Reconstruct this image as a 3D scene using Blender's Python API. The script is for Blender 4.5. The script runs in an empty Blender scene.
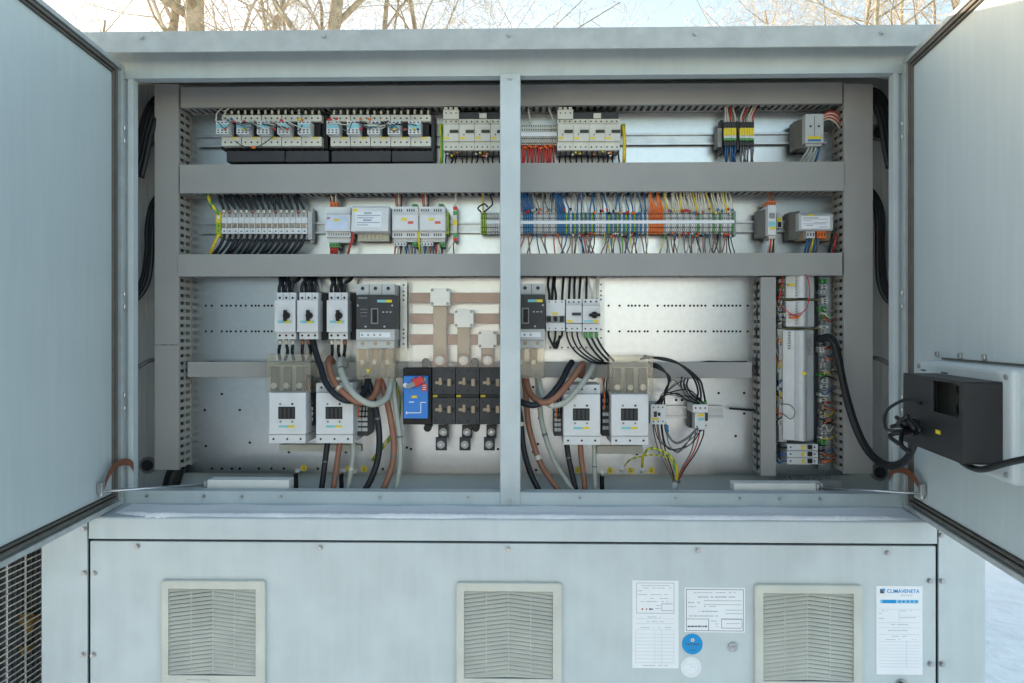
import bpy, bmesh, math, random
from mathutils import Vector, Matrix
R_ = math.radians
random.seed(7)
sc = bpy.context.scene
COL = sc.collection

# ------------------------------------------------------------------ camera, sky, sun, exposure
F_PX, CY, Z0 = 720.0, 332.0, 1.45
YAW = R_(1.2)
SUN_AZ, SUN_EL = 58.0, 10.0          # sun stands behind the cabinet, towards its hinge side on -X
cam = bpy.data.objects.new('camera', bpy.data.cameras.new('camera'))
COL.objects.link(cam)
cam.location = (0, 0, Z0)
cam.rotation_euler = (R_(90), 0, YAW)
cam.data.sensor_width = 36
cam.data.lens = F_PX / 1024 * 36
cam.data.shift_y = -9.5 / 1024
cam.data.clip_start = 0.02
cam.data.clip_end = 2000
sc.camera = cam

world = bpy.data.worlds.new('World')
sc.world = world
world.use_nodes = True
wn = world.node_tree
wn.nodes.clear()
sky = wn.nodes.new('ShaderNodeTexSky')
sky.sky_type = 'NISHITA'
sky.sun_disc = False
sky.sun_elevation = R_(SUN_EL)
sky.sun_rotation = R_(-SUN_AZ)
sky.air_density = 1.0
sky.dust_density = 1.5
sky.ozone_density = 1.0
wb = wn.nodes.new('ShaderNodeBackground')
wb.inputs['Strength'].default_value = 0.15
wo = wn.nodes.new('ShaderNodeOutputWorld')
wn.links.new(sky.outputs[0], wb.inputs[0])
wn.links.new(wb.outputs[0], wo.inputs[0])

sl = bpy.data.lights.new('sun', 'SUN')
sl.energy = 3.0
sl.angle = R_(0.5)
sl.color = (1.0, 0.89, 0.74)
sun = bpy.data.objects.new('sun', sl)
COL.objects.link(sun)
sv = Vector((-math.sin(R_(SUN_AZ)) * math.cos(R_(SUN_EL)), math.cos(R_(SUN_AZ)) * math.cos(R_(SUN_EL)), math.sin(R_(SUN_EL))))
sun.rotation_euler = sv.to_track_quat('Z', 'Y').to_euler()
sun.location = sv * 60

sc.view_settings.view_transform = 'Standard'
sc.view_settings.look = 'None'
sc.view_settings.gamma = 1
sc.view_settings.exposure = 2.02
sc.view_settings.use_white_balance = True       # camera set for open shade
sc.view_settings.white_balance_temperature = 7350
sc.view_settings.white_balance_tint = 12
sc.cycles.max_bounces = 10
sc.cycles.diffuse_bounces = 5
sc.cycles.transparent_max_bounces = 12
sc.cycles.sample_clamp_indirect = 3.0
sc.cycles.caustics_reflective = False
sc.cycles.caustics_refractive = False
sc.cycles.use_denoising = True

# ------------------------------------------------------------------ helpers: where a ray of the survey meets a plane Y = const
CA, SA = math.cos(YAW), math.sin(YAW)


def P(px, py, Y):
    u, v = (px - 512) / F_PX, (CY - py) / F_PX
    dx, dy = u * CA - SA, u * SA + CA
    t = Y / dy
    return Vector((dx * t, Y, Z0 + v * t))


def proj(p):
    d = Vector(p) - Vector((0, 0, Z0))
    depth = -SA * d.x + CA * d.y
    return 512 + F_PX * (CA * d.x + SA * d.y) / depth, CY - F_PX * d.z / depth


def RECT(px0, py0, px1, py1, Y):
    m = (px0 + px1) / 2
    return P(px0, 0, Y).x, P(px1, 0, Y).x, P(m, py1, Y).z, P(m, py0, Y).z


# ------------------------------------------------------------------ materials
MATS = {}


def mat(name, rgb, rough=0.5, metal=0.0, vary=0.06, scale=9.0, bump=0.0, bscale=200.0, spec=0.5, streak=0.0):
    m = bpy.data.materials.new(name)
    m.use_nodes = True
    nt = m.node_tree
    b = nt.nodes['Principled BSDF']
    b.inputs['Roughness'].default_value = rough
    b.inputs['Metallic'].default_value = metal
    b.inputs['Specular IOR Level'].default_value = spec
    geo = nt.nodes.new('ShaderNodeNewGeometry')
    no = nt.nodes.new('ShaderNodeTexNoise')
    no.inputs['Scale'].default_value = scale
    no.inputs['Detail'].default_value = 5
    nt.links.new(geo.outputs['Position'], no.inputs['Vector'])
    mix = nt.nodes.new('ShaderNodeMix')
    mix.data_type = 'RGBA'
    mix.inputs[6].default_value = (*[max(0, c * (1 - vary)) for c in rgb], 1)
    mix.inputs[7].default_value = (*[min(1, c * (1 + vary)) for c in rgb], 1)
    mr = nt.nodes.new('ShaderNodeMapRange')
    mr.inputs[1].default_value = 0.35
    mr.inputs[2].default_value = 0.65
    nt.links.new(no.outputs['Fac'], mr.inputs[0])
    nt.links.new(mr.outputs[0], mix.inputs[0])
    out = mix.outputs[2]
    if streak > 0:                                    # dust runs and wipe marks that belong to the paint
        mp = nt.nodes.new('ShaderNodeMapping')
        mp.inputs['Scale'].default_value = (14, 14, 1.1)
        nt.links.new(geo.outputs['Position'], mp.inputs[0])
        n2 = nt.nodes.new('ShaderNodeTexNoise')
        n2.inputs['Scale'].default_value = 3.0
        n2.inputs['Detail'].default_value = 7
        n2.inputs['Roughness'].default_value = 0.65
        nt.links.new(mp.outputs[0], n2.inputs['Vector'])
        r2 = nt.nodes.new('ShaderNodeMapRange')
        r2.inputs[1].default_value = 0.42
        r2.inputs[2].default_value = 0.72
        r2.inputs[3].default_value = 0.0
        r2.inputs[4].default_value = streak
        nt.links.new(n2.outputs['Fac'], r2.inputs[0])
        mx = nt.nodes.new('ShaderNodeMix')
        mx.data_type = 'RGBA'
        mx.inputs[7].default_value = (rgb[0] * 1.12, rgb[1] * 1.1, rgb[2] * 1.08, 1)
        nt.links.new(r2.outputs[0], mx.inputs[0])
        nt.links.new(out, mx.inputs[6])
        out = mx.outputs[2]
        r3 = nt.nodes.new('ShaderNodeMapRange')
        r3.inputs[3].default_value = rough - 0.08
        r3.inputs[4].default_value = rough + 0.12
        nt.links.new(n2.outputs['Fac'], r3.inputs[0])
        nt.links.new(r3.outputs[0], b.inputs['Roughness'])
    nt.links.new(out, b.inputs['Base Color'])
    if bump > 0:
        nb = nt.nodes.new('ShaderNodeTexNoise')
        nb.inputs['Scale'].default_value = bscale
        nb.inputs['Detail'].default_value = 4
        nt.links.new(geo.outputs['Position'], nb.inputs['Vector'])
        bp = nt.nodes.new('ShaderNodeBump')
        bp.inputs['Strength'].default_value = bump
        bp.inputs['Distance'].default_value = 0.002
        nt.links.new(nb.outputs['Fac'], bp.inputs['Height'])
        nt.links.new(bp.outputs[0], b.inputs['Normal'])
    MATS[name] = m
    return m


def galvanised(name, rgb, rough, metal):
    m = mat(name, rgb, rough, metal, 0.03, 60.0)
    nt = m.node_tree
    b = nt.nodes['Principled BSDF']
    geo = nt.nodes.new('ShaderNodeNewGeometry')
    vo = nt.nodes.new('ShaderNodeTexVoronoi')
    vo.inputs['Scale'].default_value = 55
    nz = nt.nodes.new('ShaderNodeTexNoise')
    nz.inputs['Scale'].default_value = 2.2
    nz.inputs['Detail'].default_value = 6
    ad = nt.nodes.new('ShaderNodeMath')
    ad.operation = 'MULTIPLY_ADD'
    ad.inputs[1].default_value = 0.012
    mr = nt.nodes.new('ShaderNodeMapRange')
    mr.inputs[1].default_value = 0.3
    mr.inputs[2].default_value = 0.7
    mr.inputs[3].default_value = rough - 0.012
    mr.inputs[4].default_value = rough + 0.012
    nt.links.new(geo.outputs['Position'], vo.inputs['Vector'])
    nt.links.new(geo.outputs['Position'], nz.inputs['Vector'])
    nt.links.new(nz.outputs['Fac'], mr.inputs[0])
    nt.links.new(vo.outputs['Distance'], ad.inputs[0])
    nt.links.new(mr.outputs[0], ad.inputs[2])
    nt.links.new(ad.outputs[0], b.inputs['Roughness'])
    return m


def clear_plastic(name, tint, haze):
    m = bpy.data.materials.new(name)
    m.use_nodes = True
    nt = m.node_tree
    nt.nodes.clear()
    o = nt.nodes.new('ShaderNodeOutputMaterial')
    tr = nt.nodes.new('ShaderNodeBsdfTransparent')
    tr.inputs[0].default_value = (*tint, 1)
    gl = nt.nodes.new('ShaderNodeBsdfGlossy')
    gl.inputs['Roughness'].default_value = 0.12
    df = nt.nodes.new('ShaderNodeBsdfDiffuse')
    df.inputs[0].default_value = (0.78, 0.76, 0.72, 1)
    lw = nt.nodes.new('ShaderNodeLayerWeight')
    lw.inputs[0].default_value = 0.25
    fr = nt.nodes.new('ShaderNodeMapRange')
    fr.inputs[3].default_value = 0.025
    fr.inputs[4].default_value = 0.22
    nt.links.new(lw.outputs['Facing'], fr.inputs[0])
    nz = nt.nodes.new('ShaderNodeTexNoise')
    nz.inputs['Scale'].default_value = 18
    mr = nt.nodes.new('ShaderNodeMapRange')
    mr.inputs[3].default_value = haze * 0.5
    mr.inputs[4].default_value = haze * 1.5
    m1 = nt.nodes.new('ShaderNodeMixShader')
    m2 = nt.nodes.new('ShaderNodeMixShader')
    geo = nt.nodes.new('ShaderNodeNewGeometry')
    nt.links.new(geo.outputs['Position'], nz.inputs['Vector'])
    nt.links.new(nz.outputs['Fac'], mr.inputs[0])
    nt.links.new(mr.outputs[0], m1.inputs[0])
    nt.links.new(tr.outputs[0], m1.inputs[1])
    nt.links.new(df.outputs[0], m1.inputs[2])
    nt.links.new(fr.outputs[0], m2.inputs[0])
    nt.links.new(m1.outputs[0], m2.inputs[1])
    nt.links.new(gl.outputs[0], m2.inputs[2])
    nt.links.new(m2.outputs[0], o.inputs[0])
    MATS[name] = m
    return m


PAINT = mat('grey_paint', (0.452, 0.520, 0.538), 0.42, 0, 0.055, 11, 0.12, 420, streak=0.55)
PAINTD = mat('door_paint', (0.435, 0.512, 0.53), 0.40, 0, 0.03, 2.5, 0.08, 420, streak=0.75)
PAINTB = mat('roof_paint', (0.345, 0.382, 0.388), 0.42, 0, 0.10, 26, 0.25, 240, streak=0.35)
INNER = mat('inner_paint', (0.60, 0.62, 0.61), 0.55, 0, 0.05, 5)
GALV = galvanised('galvanised_steel', (0.495, 0.54, 0.575), 0.285, 1.0)
ZINC = mat('zinc_rail', (0.42, 0.45, 0.47), 0.32, 0.9, 0.08, 40)
STEEL = mat('screw_steel', (0.42, 0.43, 0.44), 0.35, 0.9, 0.15, 60)
DUCT = mat('duct_plastic', (0.30, 0.298, 0.288), 0.5, 0, 0.05, 6, streak=0.22)
DUCTS = mat('duct_wall_plastic', (0.34, 0.335, 0.31), 0.55, 0, 0.04, 6)
WHITE = mat('white_plastic', (0.60, 0.62, 0.63), 0.42, 0, 0.04, 25)
IVORY = mat('ivory_plastic', (0.56, 0.56, 0.50), 0.45, 0, 0.05, 25)
LGREY = mat('light_grey_plastic', (0.43, 0.45, 0.45), 0.45, 0, 0.05, 25)
CTRL = mat('controller_plastic', (0.50, 0.52, 0.53), 0.28, 0, 0.05, 25)
OLIVE = mat('olive_terminal', (0.13, 0.13, 0.03), 0.5, 0, 0.1, 25)
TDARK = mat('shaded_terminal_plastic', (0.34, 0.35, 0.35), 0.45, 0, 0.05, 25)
BRKT = mat('olive_bracket', (0.11, 0.11, 0.098), 0.5, 0, 0.08, 25)
PURE = mat('bright_white_plastic', (0.78, 0.79, 0.76), 0.4, 0, 0.03, 25)
TGREY = mat('pale_terminal_plastic', (0.56, 0.57, 0.55), 0.45, 0, 0.05, 25)
MGREY = mat('mid_grey_plastic', (0.22, 0.23, 0.23), 0.5, 0, 0.05, 25)
DGREY = mat('dark_grey_plastic', (0.034, 0.036, 0.039), 0.5, 0, 0.12, 30, spec=0.35)
BLACK = mat('black_plastic', (0.009, 0.0095, 0.010), 0.5, 0, 0.15, 30, spec=0.3)
VENT = mat('vent_plastic', (0.50, 0.515, 0.47), 0.5, 0, 0.06, 14, 0.05, 200)
PAPER = mat('paper', (0.72, 0.75, 0.78), 0.6, 0, 0.02, 12)
INK = mat('grey_ink', (0.30, 0.34, 0.40), 0.6, 0, 0.05, 30)
INKD = mat('dark_ink', (0.06, 0.07, 0.12), 0.6, 0, 0.05, 30)
INKL = mat('pale_ink', (0.48, 0.53, 0.58), 0.6, 0, 0.05, 30)
CYAN = mat('cyan_ink', (0.002, 0.26, 0.56), 0.6, 0, 0.04, 30, spec=0.2)
PCYAN = mat('pale_cyan_ink', (0.22, 0.50, 0.70), 0.5, 0, 0.04, 30)
TEAL = mat('teal_label', (0.16, 0.50, 0.53), 0.5, 0, 0.04, 30)
SKYB = mat('sky_blue_label', (0.22, 0.52, 0.60), 0.5, 0, 0.08, 30)
YELLOW = mat('yellow_label', (0.72, 0.55, 0.03), 0.5, 0, 0.06, 30)
ORANGE = mat('orange_plastic', (0.75, 0.15, 0.02), 0.45, 0, 0.06, 30)
RED = mat('red_plastic', (0.55, 0.03, 0.03), 0.45, 0, 0.06, 30)
GREEN = mat('green_plastic', (0.06, 0.30, 0.08), 0.45, 0, 0.08, 30)
LIME = mat('earth_green', (0.28, 0.42, 0.03), 0.45, 0, 0.2, 90)
BLUE = mat('blue_plastic', (0.012, 0.17, 0.36), 0.45, 0, 0.08, 30)
PBLUE = mat('panel_blue', (0.003, 0.18, 0.58), 0.4, 0, 0.05, 30)
COPPER = mat('copper', (0.30, 0.165, 0.12), 0.45, 0.35, 0.15, 22)
COPD = mat('dull_copper', (0.34, 0.27, 0.19), 0.5, 0.5, 0.15, 22)
W_BLACK = mat('black_insulation', (0.009, 0.010, 0.012), 0.48, 0, 0.1, 40, spec=0.35)
W_NAVY = mat('navy_insulation', (0.012, 0.015, 0.021), 0.48, 0, 0.1, 40, spec=0.35)
W_BLUE = mat('blue_insulation', (0.014, 0.10, 0.25), 0.45, 0, 0.1, 40)
W_BROWN = mat('brown_insulation', (0.27, 0.115, 0.07), 0.5, 0, 0.08, 40)
W_GREY = mat('grey_insulation', (0.36, 0.38, 0.34), 0.5, 0, 0.06, 40)
W_DGREY = mat('slate_insulation', (0.13, 0.13, 0.14), 0.5, 0, 0.1, 40)
W_WHITE = mat('white_insulation', (0.58, 0.55, 0.46), 0.5, 0, 0.06, 40)
W_RED = mat('red_insulation', (0.50, 0.04, 0.03), 0.45, 0, 0.06, 40)
W_ORANGE = mat('orange_insulation', (0.72, 0.17, 0.04), 0.45, 0, 0.06, 40)
W_YEL = mat('yellow_insulation', (0.65, 0.47, 0.03), 0.45, 0, 0.06, 40)
BOXB = mat('black_sheet_paint', (0.013, 0.0145, 0.0165), 0.5, 0, 0.1, 20)
RUBBER = mat('gasket_rubber', (0.085, 0.078, 0.068), 0.6, 0, 0.12, 30)
CLEAR = clear_plastic('clear_polycarbonate', (0.975, 0.955, 0.90), 0.075)
CLEARB = clear_plastic('clear_busbar_shield', (1.0, 0.998, 0.992), 0.05)
FIN = mat('coil_fins', (0.22, 0.25, 0.27), 0.5, 0.4, 0.2, 60)
WIREW = mat('coated_wire', (0.80, 0.82, 0.82), 0.45, 0.2, 0.05, 30)
LEAF = mat('dry_leaf', (0.42, 0.24, 0.07), 0.7, 0, 0.25, 60)
PCB = mat('circuit_board', (0.05, 0.15, 0.07), 0.5, 0, 0.25, 150)

# earth wire: green and yellow stripe
EARTH = mat('earth_insulation', (0.60, 0.50, 0.03), 0.45, 0, 0.05, 40)
nt = EARTH.node_tree
g = nt.nodes.new('ShaderNodeNewGeometry')
w = nt.nodes.new('ShaderNodeTexWave')
w.inputs['Scale'].default_value = 22
w.inputs['Distortion'].default_value = 1.0
cr = nt.nodes.new('ShaderNodeValToRGB')
cr.color_ramp.interpolation = 'CONSTANT'
cr.color_ramp.elements[0].color = (0.08, 0.30, 0.05, 1)
cr.color_ramp.elements[1].color = (0.66, 0.52, 0.03, 1)
cr.color_ramp.elements[1].position = 0.4
nt.links.new(g.outputs['Position'], w.inputs['Vector'])
nt.links.new(w.outputs['Fac'], cr.inputs[0])
nt.links.new(cr.outputs[0], nt.nodes['Principled BSDF'].inputs['Base Color'])

SNOW = mat('snow', (0.80, 0.82, 0.85), 0.7, 0, 0.03, 6, 0.6, 60)
GSNOW = mat('trodden_snow', (0.90, 0.905, 0.90), 0.75, 0, 0.03, 3, 0.7, 9)
for n_ in GSNOW.node_tree.nodes:
    if n_.type == 'BUMP':
        n_.inputs['Distance'].default_value = 0.05
BARK = mat('bark', (0.34, 0.285, 0.20), 0.85, 0, 0.3, 8, 0.4, 40)
TWIG = mat('frosted_twig', (0.46, 0.41, 0.33), 0.8, 0, 0.25, 4)

# ------------------------------------------------------------------ mesh builder
WLOC = {}


class MB:
    def __init__(s, M=None):
        s.v, s.f, s.m, s.M = [], [], [], M

    def add(s, vs, fs, m=0):
        o = len(s.v)
        for p in vs:
            p = Vector(p)
            s.v.append(s.M @ p if s.M is not None else p)
        for f in fs:
            s.f.append([o + i for i in f])
            s.m.append(m)
        return s

    def box(s, x0, x1, y0, y1, z0, z1, m=0):
        vs = [(x, y, z) for z in (z0, z1) for y in (y0, y1) for x in (x0, x1)]
        return s.add(vs, [(0, 2, 3, 1), (4, 5, 7, 6), (0, 1, 5, 4), (2, 6, 7, 3), (0, 4, 6, 2), (1, 3, 7, 5)], m)

    def pbox(s, px0, py0, px1, py1, Yf, Yb, m=0):
        x0, x1, z0, z1 = RECT(px0, py0, px1, py1, Yf)
        return s.box(x0, x1, Yf, Yb, z0, z1, m)

    def prism_x(s, prof, x0, x1, m=0):          # profile of (y, z) swept along x
        n = len(prof)
        vs = [(x0, y, z) for y, z in prof] + [(x1, y, z) for y, z in prof]
        fs = [tuple(range(n)), tuple(range(2 * n - 1, n - 1, -1))] + [(i, n + i, n + (i + 1) % n, (i + 1) % n) for i in range(n)]
        return s.add(vs, fs, m)

    def prism_y(s, prof, y0, y1, m=0):          # profile of (x, z) swept along y
        n = len(prof)
        vs = [(x, y0, z) for x, z in prof] + [(x, y1, z) for x, z in prof]
        fs = [tuple(range(n)), tuple(range(2 * n - 1, n - 1, -1))] + [(i, n + i, n + (i + 1) % n, (i + 1) % n) for i in range(n)]
        return s.add(vs, fs, m)

    def prism_z(s, prof, z0, z1, m=0):
        n = len(prof)
        vs = [(x, y, z0) for x, y in prof] + [(x, y, z1) for x, y in prof]
        fs = [tuple(range(n)), tuple(range(2 * n - 1, n - 1, -1))] + [(i, n + i, n + (i + 1) % n, (i + 1) % n) for i in range(n)]
        return s.add(vs, fs, m)

    def cyl(s, c, ax, r, h, n=12, m=0, r2=None):
        c, ax = Vector(c), Vector(ax).normalized()
        a = ax.orthogonal().normalized()
        b = ax.cross(a)
        r2 = r if r2 is None else r2
        vs = []
        for k, (rr, d) in enumerate(((r, 0), (r2, h))):
            for i in range(n):
                t = 2 * math.pi * i / n
                vs.append(c + ax * d + (a * math.cos(t) + b * math.sin(t)) * rr)
        fs = [tuple(range(n)), tuple(range(2 * n - 1, n - 1, -1))] + [(i, n + i, n + (i + 1) % n, (i + 1) % n) for i in range(n)]
        return s.add(vs, fs, m)

    def tube(s, pts, r, m=0, n=8, m_end=None, ends=0, r1=None):
        pts = [Vector(p) for p in pts]
        N = len(pts)
        vs, prev = [], None
        for i, p in enumerate(pts):
            t = (pts[min(i + 1, N - 1)] - pts[max(i - 1, 0)])
            t = t.normalized() if t.length > 1e-9 else Vector((0, 0, 1))
            if prev is None:
                a = t.orthogonal().normalized()
            else:
                a = prev - t * prev.dot(t)
                a = a.normalized() if a.length > 1e-6 else t.orthogonal().normalized()
            prev = a
            b = t.cross(a)
            rr = r if r1 is None else r + (r1 - r) * i / max(1, N - 1)
            for k in range(n):
                q = 2 * math.pi * k / n
                vs.append(p + (a * math.cos(q) + b * math.sin(q)) * rr)
        o = len(s.v)
        s.add(vs, [], m)
        for i in range(N - 1):
            mm = m_end if (m_end is not None and i >= N - 1 - ends) else m
            for k in range(n):
                k2 = (k + 1) % n
                s.f.append([o + i * n + k, o + i * n + k2, o + (i + 1) * n + k2, o + (i + 1) * n + k])
                s.m.append(mm)
        s.f.append([o + k for k in range(n)][::-1])
        s.m.append(m)
        s.f.append([o + (N - 1) * n + k for k in range(n)])
        s.m.append(m if m_end is None else m_end)
        return s

    def build(s, name, mats, parent=None, bevel=0, smooth=False, origin=None, seg=2):
        if not isinstance(mats, (list, tuple)):
            mats = [mats]
        me = bpy.data.meshes.new(name)
        base = WLOC[parent.name] if parent is not None else (Vector(origin) if origin is not None else s.base())
        me.from_pydata([tuple(p - base) for p in s.v], [], s.f)
        for mm in mats:
            me.materials.append(mm)
        me.polygons.foreach_set('material_index', s.m)
        bm = bmesh.new()
        bm.from_mesh(me)
        bmesh.ops.recalc_face_normals(bm, faces=bm.faces)
        bm.to_mesh(me)
        bm.free()
        if smooth:
            me.polygons.foreach_set('use_smooth', [True] * len(me.polygons))
        me.update()
        o = bpy.data.objects.new(name, me)
        COL.objects.link(o)
        if parent is not None:
            o.parent = parent
        else:
            o.location = base
        WLOC[o.name] = base
        if bevel > 0:
            b = o.modifiers.new('soft_edges', 'BEVEL')
            b.width = bevel
            b.segments = seg
            b.limit_method = 'ANGLE'
            b.angle_limit = R_(40)
            b.harden_normals = False
        return o

    def base(s):
        xs = [p.x for p in s.v]
        ys = [p.y for p in s.v]
        zs = [p.z for p in s.v]
        return Vector(((min(xs) + max(xs)) / 2, (min(ys) + max(ys)) / 2, min(zs)))


def tag(o, label, cat, group=None):
    o['label'] = label
    o['category'] = cat
    if group:
        o['group'] = group
    return o


def thing(name, label, cat, loc, group=None):
    o = bpy.data.objects.new(name, None)
    o.empty_display_size = 0.05
    COL.objects.link(o)
    o.location = loc
    WLOC[o.name] = Vector(loc)
    return tag(o, label, cat, group)


def copy_tree(o, delta=None, parent=None):
    c = o.copy()
    COL.objects.link(c)
    if parent is not None:
        c.parent = parent
    if delta is not None:
        c.location = o.location + delta
    WLOC[c.name] = WLOC[o.name] + (delta if delta is not None else Vector((0, 0, 0)))
    for ch in list(o.children):
        copy_tree(ch, None, c)
    return c


def structure(o):
    o['kind'] = 'structure'
    return o


def spline(pts, k=5):
    pts = [Vector(p) for p in pts]
    if len(pts) < 3:
        return [pts[0].lerp(pts[-1], i / k) for i in range(k + 1)]
    q = [2 * pts[0] - pts[1]] + pts + [2 * pts[-1] - pts[-2]]
    out = []
    for i in range(1, len(q) - 2):
        a, b, c, d = q[i - 1], q[i], q[i + 1], q[i + 2]
        for j in range(k):
            t = j / k
            out.append(0.5 * ((2 * b) + (c - a) * t + (2 * a - 5 * b + 4 * c - d) * t * t + (3 * b - a - 3 * c + d) * t ** 3))
    out.append(pts[-1])
    return out


def wire(pp, r, m, label, group, name='wire', end=None, ends=1, k=5, n=7, cat='wire'):
    pts = spline([P(*p) for p in pp], k)
    mb = MB().tube(pts, r, 0, n, None if end is None else 1, ends)
    return tag(mb.build(name, [m] if end is None else [m, end], smooth=True), label, cat, group)


def screw(mb, px, py, Y, r=0.006, m=0):
    p = P(px, py, Y)
    mb.cyl(p + Vector((0, 0.002, 0)), (0, -1, 0), r * 1.35, 0.0025, 12, m)
    mb.cyl(p + Vector((0, -0.0005, 0)), (0, -1, 0), r, 0.005, 6, m)


def screws(name, parent, spots, Y, r, m=None):
    for px, py in spots:
        m_ = MB()
        screw(m_, px, py, Y, r)
        m_.build(name, m or STEEL, parent)


def text_mesh(name, s, size, loc, parent, m, align='CENTER', rot=(90, 0, 0), bold=0.0, sx=1.0, depth=0.0002):
    c = bpy.data.curves.new(name, 'FONT')
    c.body = s
    c.size = size
    c.align_x = align
    c.align_y = 'CENTER'
    c.extrude = depth
    c.offset = bold
    t = bpy.data.objects.new(name + '_tmp', c)
    COL.objects.link(t)
    dg = bpy.context.evaluated_depsgraph_get()
    me = bpy.data.meshes.new_from_object(t.evaluated_get(dg))
    bpy.data.objects.remove(t)
    Mx = Matrix.Rotation(R_(90), 4, 'X') @ Matrix.Diagonal((sx, 1, 1, 1))
    me.transform(Mx)
    me.materials.clear()
    me.materials.append(m)
    o = bpy.data.objects.new(name, me)
    COL.objects.link(o)
    o.parent = parent
    o.location = Vector(loc) - WLOC[parent.name]
    WLOC[o.name] = Vector(loc)
    return o


# ------------------------------------------------------------------ planes of the place (metres in front of the camera position)
YG, YF, YR, YB, YW, YD = 1.66, 1.79, 1.724, 2.00, 2.045, 1.775   # lower body, door frame, roof edge, mounting plate, back wall, door pivots
YL = 1.92                                                         # duct lids


def Zf(py, Y, px=520):
    return P(px, py, Y).z


def Xf(px, Y):
    return P(px, 332, Y).x


XL0, XR0 = Xf(42, YG), Xf(985, YG)
Z_LEDGE = Zf(519, YG)

# ------------------------------------------------------------------ ground
mb = MB()
N = 90
ext = []
for i in range(N + 1):
    t = -1 + 2 * i / N
    ext.append(math.copysign(abs(t) ** 3.0 * 300 + abs(t) * 8, t))
for j in range(N + 1):
    for i in range(N + 1):
        x, y = ext[i], ext[j] + 3
        h = 0.05 * math.sin(x * 1.3 + 0.7 * y) * math.cos(y * 0.9 - x * 0.4) + 0.03 * math.sin(x * 3.1 - y * 2.3) + 0.015 * math.sin(7 * x + 5.1 * y)
        d = max(0, 1 - math.hypot(x, y - 3) / 60)
        mb.v.append(Vector((x, y, h * d * 0.6)))
for j in range(N):
    for i in range(N):
        a = j * (N + 1) + i
        mb.f.append([a, a + 1, a + N + 2, a + N + 1])
        mb.m.append(0)
structure(mb.build('snowy_ground', GSNOW, smooth=True, origin=(0, 0, 0)))

MB().box(-16, 16, -22, -3.0, 0.06, 0.075).build('added_dark_yard', mat('added_dark_asphalt', (0.10, 0.11, 0.125), 0.6, 0, 0.3, 2), origin=(0, -9, 0))['kind'] = 'structure'  # unseen yard added to darken what the lower steel plate reflects
# unseen snow bank added behind the camera as a bright band in the plate
mb = MB()
rs = random.Random(5)
NX, NY = 90, 10
for j in range(NY + 1):
    for i in range(NX + 1):
        x = -70 + 140 * i / NX
        q = j / NY
        y = -24 - 9 * q
        h = 3.6 * math.sin(math.pi * min(1, q * .75)) ** .8 * (1 + .22 * math.sin(x * .31) + .14 * math.sin(x * .83 + 1)) + rs.uniform(-.10, .10)
        mb.v.append(Vector((x, y, max(h, 0) - .02)))
for j in range(NY):
    for i in range(NX):
        a = j * (NX + 1) + i
        mb.f.append([a, a + NX + 1, a + NX + 2, a + 1])
        mb.m.append(0)
structure(mb.build('added_snow_bank', SNOW, smooth=True, origin=(0, -28, 0)))

# ------------------------------------------------------------------ cabinet (frame, shell, doors)
cab = thing('electrical_cabinet', 'grey painted outdoor electrical cabinet with both doors wide open', 'cabinet', (0, 1.9, 0))

# roof cap
x0, x1 = XL0 - 0.03, XR0 + 0.035
zr0, zr1 = Zf(49.3, YR), Zf(26.4, YR)
mb = MB()
mb.prism_x([(YR, zr0), (YR + 0.004, zr0), (YR + 0.004, zr1 - 0.012), (6.05, zr1 - 0.004), (6.05, zr1 + 0.012), (YR + 0.012, zr1), (YR, zr1 - 0.004)], x0, x1)
roof = mb.build('roof', PAINTB, cab, 0.0025)
screws('screw', roof, [(px, 38.2 - px * .006) for px in (142, 324, 509, 695, 882)], YR - 0.002, 0.004, PAINTB)
# header with underside and lip
zh = Zf(76, YF)
mb = MB()
mb.box(Xf(112, YF), Xf(917, YF), YF, YF + 0.003, zh + 0.004, zr1 - 0.02)
mb.box(Xf(112, YF), Xf(917, YF), YF - 0.003, YF + 0.03, zh, zh + 0.004)
mb.build('header', PAINT, cab, 0.001)
# posts
for s, (a, b, c, d) in (('l', (112, 124.5, 128.6, 133.5)), ('r', (914.5, 902.5, 898, 893))):
    mb = MB()
    xa, xb, xc, xd = [Xf(q, YF) for q in (a, b, c, d)]
    zb = Zf(505, YF)
    p = [min(xa, xb), max(xa, xb)]
    mb.box(p[0], p[1], YF - 0.001, YF + 0.02, zb, zh - 0.0005)
    p = sorted((xb, xc))
    mb.box(p[0] + .0003, p[1] - .0003, YF + 0.006, YF + 0.02, zb, zh - 0.0005)
    p = sorted((xc, xd))
    mb.box(p[0], p[1], YF - 0.003, YF + 0.022, zb, zh - 0.0005)
    mb.build('frame_post', PAINT, cab, 0.0012)
# sill
zs0, zs1 = Zf(506.5, YF), Zf(492, YF)
mb = MB()
mb.box(Xf(112, YF), Xf(915, YF), YF - 0.0045, YF - 0.0035 + 0.004, zs0, zs1)
mb.box(Xf(134, YF), Xf(892, YF), YF + 0.001, YF + 0.035, zs1 - 0.004, zs1 - 0.0005)
sill = mb.build('sill', PAINT, cab, 0.001)
screws('screw', sill, [(px, 497.5 + (px - 500) * 0.004) for px in (147, 204, 242, 281, 380, 468, 580, 676, 740, 780, 820)], YF - 0.0065, 0.0028)
# mullion
mb = MB()
mb.box(Xf(500, YF - 0.006), Xf(520.5, YF - 0.006), YF - 0.008, YF + 0.03, Zf(505, YF), Zf(74, YF))
mul = mb.build('mullion', PAINT, cab, 0.003, seg=3)
screws('screw', mul, [(510, 78), (509.5, 501)], YF - 0.01, 0.0042)
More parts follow.
